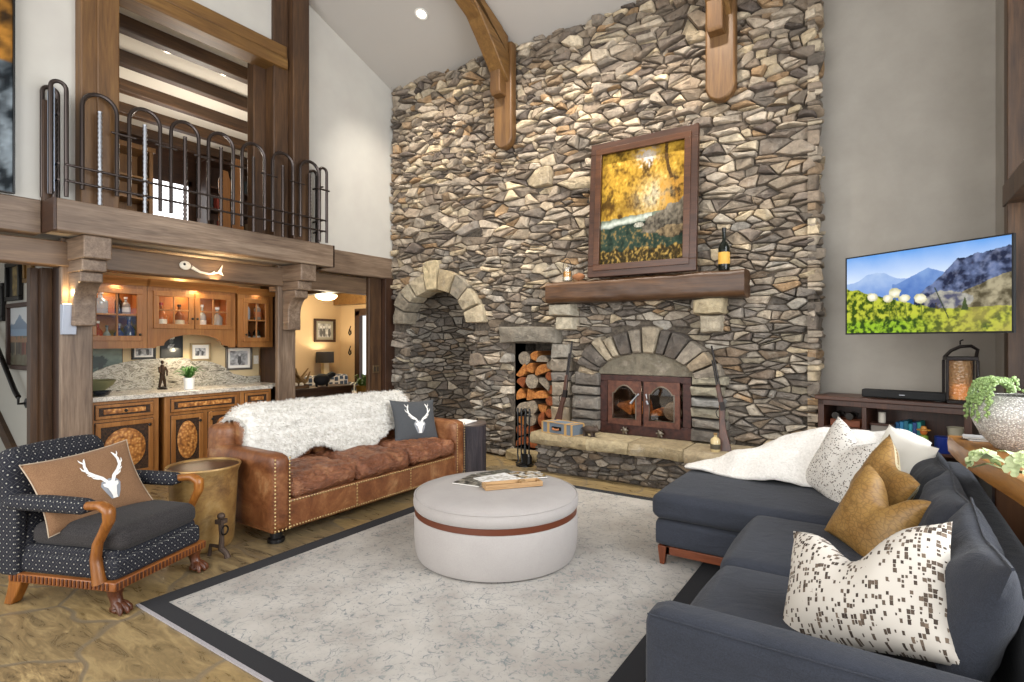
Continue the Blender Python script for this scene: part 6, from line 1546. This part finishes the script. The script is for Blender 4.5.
# ---------------------------------------------------------------- TV corner
def meadow(u, v):
    a = u*1.78; g = fbm(a*3, v*3, 1.4, 4, 1); q = fbm(a*16, v*16, 1, 3, 5); h2 = fbm(a*7, v*7, 1, 4, 12)
    c = lerp(L('#dfe9f6'), L('#5f9ae0'), (v-.58)*2.3+.10*g)
    far = .68+.08*math.exp(-((u-.17)/.07)**2)+.075*math.exp(-((u-.27)/.06)**2)-.10*abs(u-.22)+.012*fbm(a*14, 0, 1, 3, 2)
    if v < far: c = lerp(L('#6f93cf'), L('#a9c0e2'), (v-.45)*3+h2*.5)
    mid = .60+.16*max(0, 1-abs(u-.56)/.2)-.0+.01*fbm(a*16, 0, 1, 3, 4)
    if v < mid and u > .33: c = lerp(L('#4a70b4'), L('#7f9fd0'), (v-.45)*3+h2*.6)
    cl = .40+(u-.47)*1.53 if u < .64 else .66+(u-.64)*1.9 if u < .72 else .82+(u-.72)*.28
    cl += .03*fbm(a*12, 0, 1, 3, 6)
    if u > .47 and v < min(cl, .92): 
        c = lerp(L('#16203c'), L('#66759c'), .42+h2*1.7+q*.7+.12*math.sin(u*60+v*7)); c = lerp(c, L('#8d94b0'), max(0, q*.8))
    if u > .60 and v < .34+(u-.60)*.75+.05*g and v < .62: c = lerp(L('#4a422c'), L('#a79d80'), .45+h2*1.5+q)
    if ((u-.65)/.15)**2+((v-.36)/.10)**2 < 1+1.2*h2+.5*q: c = lerp(L('#4d4f66'), L('#aaa79a'), .45+h2*1.6+q*1.2)
    gr = .60-.34*min(1, u/.62)+.03*fbm(a*10, 0, 1, 3, 9) if u < .62 else .27+.02*g
    if v < gr:
        c = lerp(L('#2f4a0c'), L('#b9bf3c'), .45+q*2.2+h2*.8+.5*fbm(a*50, v*40, 1, 2, 44)); 
        if u > .5: c = lerp(c, L('#a79a4a'), min(.8, (u-.5)*2.4)*(.6+g))
        k2 = max(0, min(1, (.20-v+.06*h2)/.08))*max(0, min(1, (.66-u)/.28)); c = lerp(c, lerp(L('#214310'), L('#93b92c'), .45+q*2.2+.6*fbm(a*50, v*40, 1, 2, 45)), k2)
    if abs(u-.765+.01*q) < .016*(.38-v)/.14+.003 and .24 < v < .38: c = lerp(L('#24331a'), L('#4a5a2c'), .5+q)
    for (fx_, fz, r) in ((.19, .46, .055), (.345, .49, .060), (.30, .43, .050), (.41, .42, .050), (.51, .40, .058)):
        if abs(u-fx_+.06*(v-fz)) < .0035 and .15 < v < fz: c = L('#6d7a2a')
        d = math.hypot((u-fx_)*1.78/1.25, (v-fz))/r
        if d < 1+.35*q: c = lerp(L('#faf6e2'), L('#b9b27a'), max(0, d*.9+.5*q-.1))
    if abs((u-.60)-(.5-v)*.22) < .0035 and .15 < v < .52: c = L('#2e3c22')
    return c
a_, b_ = Vector((-.245, 5.56)), Vector((.735, 4.86)); tw = (b_-a_).length; ang = math.atan2(b_.y-a_.y, b_.x-a_.x); th_ = .66
tv = thing('television', 'wall mounted flat television showing a mountain meadow', 'television', ((a_.x+b_.x)/2, (a_.y+b_.y)/2, 1.555), ang)
mesh_obj('bezel', MB().box(-tw/2, tw/2, 0, .022, 0, th_).box(-tw/2, tw/2, -.006, 0, 0, .012).box(-tw/2, tw/2, -.006, 0, th_-.010, th_).box(-tw/2, -tw/2+.010, -.006, 0, 0, th_).box(tw/2-.010, tw/2, -.006, 0, 0, th_), M['blackmat'], tv, smooth=0)
sc_ = N('tv_screen', .25); cl_ = sc_.col(); sc_.base('#050505'); sc_.l(cl_, sc_.b.inputs['Emission Color']); sc_.b.inputs['Emission Strength'].default_value = .95
b = MB(); b.grid(lambda u, v: (-tw/2+.010+(tw-.020)*u, -.001, .012+(th_-.022)*v), 320, 180, cfn=lambda u, v: pix(meadow(u, v))); mesh_obj('screen', b, sc_.m, tv, fix=False, smooth=0)
b = MB(); b.box(-.20, .20, .022, .075, .18, .48); Mi = Matrix.Rotation(-ang, 4, 'Z'); b.tube([(0, .07, .33), (.10, .38, .33), Mi @ Vector((.06, 6.185-(a_.y+b_.y)/2, .33))], .025, 8); mesh_obj('wall_arm', b, M['blackmat'], tv)
# console
CO = ('#2b1710', '#47281a', '#5f3824')
ca = R(-12); cd = thing('tv_console', 'dark reddish wood console with open shelves under the television', 'console', (.06, 5.68, 0), ca)
cx_, cy_ = wood('console_wood_x', CO, 'x', 1.4, .38, .12), wood('console_wood_z', CO, 'z', 1.4, .38, .12)
W2 = .55; D0, D1 = 0, .40
mesh_obj('top', MB().box(-W2-.02, W2+.02, D0-.02, D1, .965, 1.0), cx_, cd, bev=.005)
b = MB(); b.box(-W2, -W2+.05, D0, D1, 0, .965); b.box(W2-.05, W2, D0, D1, 0, .965); b.box(-.20, -.165, D0+.005, D1, .12, .965); b.box(-W2, W2, D0, D0+.03, .915, .965); b.box(-W2+.05, W2-.05, D0+.01, D1, .10, .14); b.box(-W2, W2, D1-.015, D1, .1, .965)
mesh_obj('carcass', b, cy_, cd, bev=.004)
mesh_obj('shelf', MB().box(-W2+.05, -.20, D0+.01, D1-.02, .70, .725), cx_, cd, bev=.003); mesh_obj('shelf', MB().box(-.165, W2-.05, D0+.01, D1-.02, .565, .59), cx_, cd, bev=.003)
mesh_obj('shelf', MB().box(-W2+.05, -.20, D0+.01, D1-.02, .45, .475), cx_, cd, bev=.003)
def oncon(x, y, z): 
    c_, s_ = math.cos(ca), math.sin(ca); return (.06+x*c_-y*s_, 5.68+x*s_+y*c_, z)
t = thing('soundbar', 'long black soundbar on the television console', 'soundbar', oncon(.08, .13, 1.0), ca)
b = MB(); b.box(-.30, .30, -.05, .05, .004, .075); mesh_obj('body', b, N('speaker_mesh', .75).base('#161617').m, t, bev=.012); b = MB(); b.box(-.02, .02, -.053, -.049, .035, .042); mesh_obj('badge', b, M['steel'], t)
for x in (-.25, .25): mesh_obj('foot', MB().box(x-.02, x+.02, -.03, .03, 0, .005), M['black'], t)
t = thing('candle_lantern', 'black iron lantern with hammered amber glass and strap handle on the console', 'lantern', oncon(.46, .14, 1.0), ca+R(15))
b = MB(); b.box(-.098, .098, -.098, .098, 0, .025); b.box(-.10, .10, -.10, .10, .345, .375)
for sx in (-1, 1):
    for sy in (-1, 1): b.box(sx*.095-.010, sx*.095+.010, sy*.095-.010, sy*.095+.010, .025, .345)
mesh_obj('frame', b, M['iron'], t, bev=.003)
ag = N('hammered_amber', .12, 0, Transmission_Weight=.6); f = ag.vor(ag.co(), 45, 'F1'); AG = ag.base('#e0b887').bump(f, .8, .01).m
mesh_obj('glass_cylinder', MB().lathe([(.075, .026), (.080, .03), (.080, .34), (.076, .34), (.076, .032), (.07, .030)], n=32), AG, t)
mesh_obj('candle', MB().lathe([(.045, .032), (.045, .15), (.002, .145)], n=20), plain('glowing_orange_wax', '#c98a3c', .5, 0, Emission_Color=hx('#e09a3c'), Emission_Strength=1.2), t)  # wax given its own glow to stand in for golden reflections in the glass
mesh_obj('handle', MB().tube([(-.10, 0, .37), (-.06, 0, .42), (.0, 0, .455), (.07, 0, .46), (.11, 0, .43), (.10, 0, .37)], .026, 8, flat=.5), plain('strap_leather', '#1d1512', .6), t)
mesh_obj('hook', MB().tube([(.0, 0, .47), (.0, 0, .50), (.02, 0, .51)], .006, 6), M['iron'], t)
# things in the console
t = thing('wine_rack', 'wooden rack of bottles in the left bay of the console', 'rack', oncon(-.35, .10, .725), ca); b = MB(); b.box(-.12, .12, -.02, .02, .0, .06); b.box(-.12, .12, .12, .16, 0, .06); mesh_obj('rack', b, wood('rack_wood', ('#6b2f16', '#8d4a24', '#a05c30'), 'x'), t, bev=.004)
for i in range(2): single('rack_bottle', ['left dark bottle lying on the console rack', 'right dark bottle lying on the console rack'][i], 'bottle', MB().lathe(bottle_profile(.035, .26), n=14, M=Matrix.Rotation(R(-90), 4, 'X')), plain('dark_bottle', '#1a1512', .15), oncon(-.41+.11*i, .02, .824), ca)
single('grey_bowl', 'dark grey bowl in the lower left bay of the console', 'bowl', MB().lathe([(.05, 0), (.09, .05), (.11, .10), (.10, .10), (.05, .02), (.001, .015)], n=20), plain('grey_clay', '#4a4744', .6), oncon(-.37, .14, .475))
cols_ = ['#1d5a8a', '#2b7fae', '#1f6f86', '#2a96a8', '#254b86', '#2a8f8a']
for i in range(6): single('game_box', ['blue', 'bright blue', 'teal blue', 'turquoise', 'navy blue', 'sea green'][i]+' upright box in the row inside the console', 'box', MB().box(-.014, .014, -.09, .09, 0, .20+.01*(i % 3)), plain('game_box', cols_[i], .6), oncon(.03+.031*i, .26, .59), ca, bev=.002, group='upright boxes in the console')
single('white_candle', 'white pillar candle on the small box in the console', 'candle', MB().lathe([(.028, 0), (.028, .09), (.002, .088)], n=16), plain('white_wax', '#d8d0c2', .5), oncon(-.08, .16, .782))
t = thing('wooden_box', 'small wooden box with photo front in the console', 'box', oncon(-.07, .15, .59), ca); mesh_obj('lid', MB().box(-.09, .09, -.07, .07, .17, .19), cx_, t, bev=.003); mesh_obj('body', MB().box(-.08, .08, -.06, .06, 0, .17), plain('printed_box', '#8d857c', .6), t, bev=.003)
single('blue_canister', 'cobalt blue round canister at the right of the console shelf', 'canister', MB().lathe([(.055, 0), (.058, .005), (.058, .13), (.05, .135), (.001, .135)], n=24), plain('cobalt', '#1b2f7a', .3), oncon(.36, .07, .59))
single('cream_bucket', 'cream bucket behind the blue canister in the console', 'bucket', MB().lathe([(.05, 0), (.06, .19), (.065, .20), (.055, .19), (.001, .17)], n=24), plain('cream_enamel', '#c9c1a8', .4), oncon(.43, .20, .59))
t = thing('toy_figure', 'orange and green toy figure standing in the console', 'toy', oncon(.23, .08, .59), ca); b = MB(); b.tube([(-.02, 0, 0), (-.018, 0, .06)], .014, 8); b.tube([(.02, 0, 0), (.018, 0, .06)], .014, 8); mesh_obj('legs', b, plain('toy_blue', '#3a4a3a', .5), t)
mesh_obj('body', MB().lathe([(.02, .055), (.035, .07), (.03, .12), (.012, .13)], n=14), plain('toy_green', '#7d9a3c', .5), t); mesh_obj('head', MB().sphere((0, 0, .152), .026, 8), plain('toy_orange', '#d2722a', .5), t); mesh_obj('hat', MB().lathe([(.05, .168), (.048, .174), (.022, .18), (.018, .20), (.001, .205)], n=16), plain('toy_hat', '#c98a3a', .5), t)
# slab table behind the sectional
SW = wood('slab_wood', ('#6f4318', '#a36c2e', '#c08a46'), 'y', .8, .4, .3)
tb = thing('slab_table', 'thick honey wood live edge console table behind the sectional', 'table', (.60, 3.2, 0))
fe = [(.335, 4.13), (.345, 3.85), (.375, 3.55), (.415, 3.25), (.455, 3.0), (.485, 2.75), (.50, 2.5), (.51, 2.25)]
top = [(x-.60, y-3.2) for x, y in fe]+[(.79-.60, 2.25-3.2), (.79-.60, 4.13-3.2)]
b = MB(); n = len(top); rings = []
for (z, o_) in ((.850, .006), (.852, .0), (.90, -.006), (.943, .0), (.945, .004)): rings.append([(p[0]+(o_+.006*nz(p[1]*9, z*40) if k < len(fe) else 0), p[1], z) for k, p in enumerate(top)])
vs = [p for r_ in rings for p in r_]; fs = [tuple(range(n))[::-1], tuple(4*n+j for j in range(n))]
for r_ in range(4):
    for j in range(n): fs.append((r_*n+j, r_*n+(j+1) % n, (r_+1)*n+(j+1) % n, (r_+1)*n+j))
b.add(vs, fs); mesh_obj('slab_top', b, SW, tb, smooth=25)
for y in (.80, -.80):
    b = MB(); b.box(-.08, .16, y-.05, y+.05, 0, .85); mesh_obj('leg', b, wood('slab_leg', ('#4a2c14', '#6f4522', '#8a5a30'), 'z'), tb, bev=.008)
# vase with trailing succulent
vz = .945
va_ = N('hammered_silver', .3, .12); f = va_.vor(va_.co('Object', (1, 1, 1.4)), 105, 'F1', rnd=.9); f2 = va_.noise(va_.co(), 60, 3)
va_.base(va_.mix(va_.ramp(f, [(.25, 0.0), (.5, 1.0)]), '#efede8', '#a5a29c')); va_.rough(va_.ramp(f2, [(.3, .15), (.7, .45)])); va_.bump(f, .5, .006)
vs_t = thing('silver_vase', 'big round hammered silver vase on the wooden slab table', 'vase', (.59, 3.76, vz))
prof = [(.085, 0), (.10, .008), (.155, .07), (.192, .15), (.198, .19), (.185, .235), (.15, .268), (.125, .278), (.118, .275), (.145, .25), (.17, .2), (.001, .06)]
mesh_obj('body', MB().lathe(prof, n=56), va_.m, vs_t)
su = thing('trailing_succulent', 'trailing green succulent spilling over the rim of the silver vase', 'plant', (.59, 3.76, vz+.27))
b = MB(); st_ = MB(); rg = random.Random(6)
mesh_obj('soil', MB().lathe([(.12, -.02), (.10, -.008), (.001, 0)], n=20), plain('soil', '#3a2e22', .9), su)
for i in range(26):
    a = R(175)+rg.gauss(0, .75); Lh = rg.uniform(.4, 1.0); pts = []
    for k in range(9):
        q = k/8*Lh; r_ = .03+.15*min(1, q*2.2)+.012*math.sin(q*4); z = .035+.05*math.sin(min(1, q*2.2)*PI*.9)-max(0, q-.42)*.33
        if q > .42: r_ = .18+.03*min(1, (q-.42)*3)
        pts.append(Vector((r_*math.cos(a+.15*q), r_*math.sin(a+.15*q), z+rg.uniform(-.004, .004))))
    st_.tube(pts, .003, 5)
    for k in range(1, 9):
        for m_ in range(4):
            p = pts[k-1].lerp(pts[k], m_/4); d = Vector((rg.gauss(0, 1), rg.gauss(0, 1), rg.gauss(.3, 1))).normalized()
            b.sphere(p+d*.009, (.0075, .0075, .0085), 3)
mesh_obj('stems', st_, plain('stem_green', '#6b8248', .6), su); mesh_obj('leaves', b, plain('succulent_green', '#8aa364', .5), su)
# silk flower stem and books
fm = thing('hydrangea_stem', 'pale green silk hydrangea stem lying on the slab table front edge', 'flowers', (.43, 3.02, vz))
ptl = MB(); lf = MB(); stm = MB(); rg = random.Random(12)
def bloom(c_, R_, k_):
    for i in range(k_):
        d = Vector((rg.gauss(-.5, .8), rg.gauss(-.2, .9), abs(rg.gauss(.6, .7)))).normalized(); p = Vector(c_)+d*R_*rg.uniform(.75, 1)
        x = d.orthogonal().normalized(); y = d.cross(x)
        for m_ in range(4):
            a = m_*PI/2+rg.random()*.4+i; ax = x*math.cos(a)+y*math.sin(a); sd_ = d.cross(ax); s_ = rg.uniform(.028, .036)
            out = [p]+[p+ax*s_*q[0]+sd_*s_*q[1]+d*s_*q[2] for q in ((.35, .35, .10), (.75, .52, .22), (1.05, .38, .22), (1.18, 0, .16), (1.05, -.38, .22), (.75, -.52, .22), (.35, -.35, .10))]
            mid = p+ax*s_*.7+d*s_*.06
            ptl.add(out+[mid], [(8, k, k+1) for k in range(7)]+[(8, 7, 0)])
for q_ in (((.05, -.10, .05), .062, 16), ((.09, -.27, .05), .066, 16), ((-.05, .16, .012), .050, 14)):
    ptl = MB(); bloom(*q_); mesh_obj('bloom', ptl, N('pale_green_petal', .7).base('#c3cf9f').m, fm, fix=False, smooth=0)
for (p0, p1) in (((-.02, .2, .02), (-.01, .34, .05)), ((.0, .0, .05), (-.06, .12, .04)), ((.06, .02, .05), (-.01, .12, .08)), ((.10, -.2, .03), (.18, -.36, .06)), ((.02, .14, .0), (-.09, .20, -.02))):
    p0, p1 = Vector(p0), Vector(p1); m_ = (p0+p1)/2+Vector((0, 0, .025)); lf.strip([p0, p0.lerp(m_, .6), m_, m_.lerp(p1, .6), p1], [.008, .045, .055, .035, .004], (.3, .0, 1))
stm.tube([(.14, -.5, .02), (.10, -.28, .03), (.05, -.08, .03), (.0, .10, .02), (-.01, .22, .02)], .005, 6)
mesh_obj('leaves', lf, plain('silk_leaf', '#a9bb90', .6), fm, fix=False); mesh_obj('stem', stm, plain('stem_brown', '#7b8a55', .6), fm)
for i, (x, y, r_, w, d, h, c, lb) in enumerate(((.50, 4.03, 8, .20, .14, .010, '#5f6266', 'thin grey booklet at the far end of the slab table'), (.47, 4.02, -6, .16, .12, .008, '#a9a7a6', 'pale leaflet on top of the grey booklet on slab table'))):
    t = thing('booklet', lb, 'booklet', (x, y, vz+.0005+.0105*i), R(r_)); mesh_obj('pages', MB().box(-w/2+.003, w/2-.003, -d/2+.003, d/2-.003, .001, h-.001), plain('pages', '#ddd8cf', .8), t, smooth=0); mesh_obj('cover', MB().box(-w/2, w/2, -d/2, d/2, 0, .0012).box(-w/2, w/2, -d/2, d/2, h-.0012, h), plain('cover', c, .5), t, smooth=0)
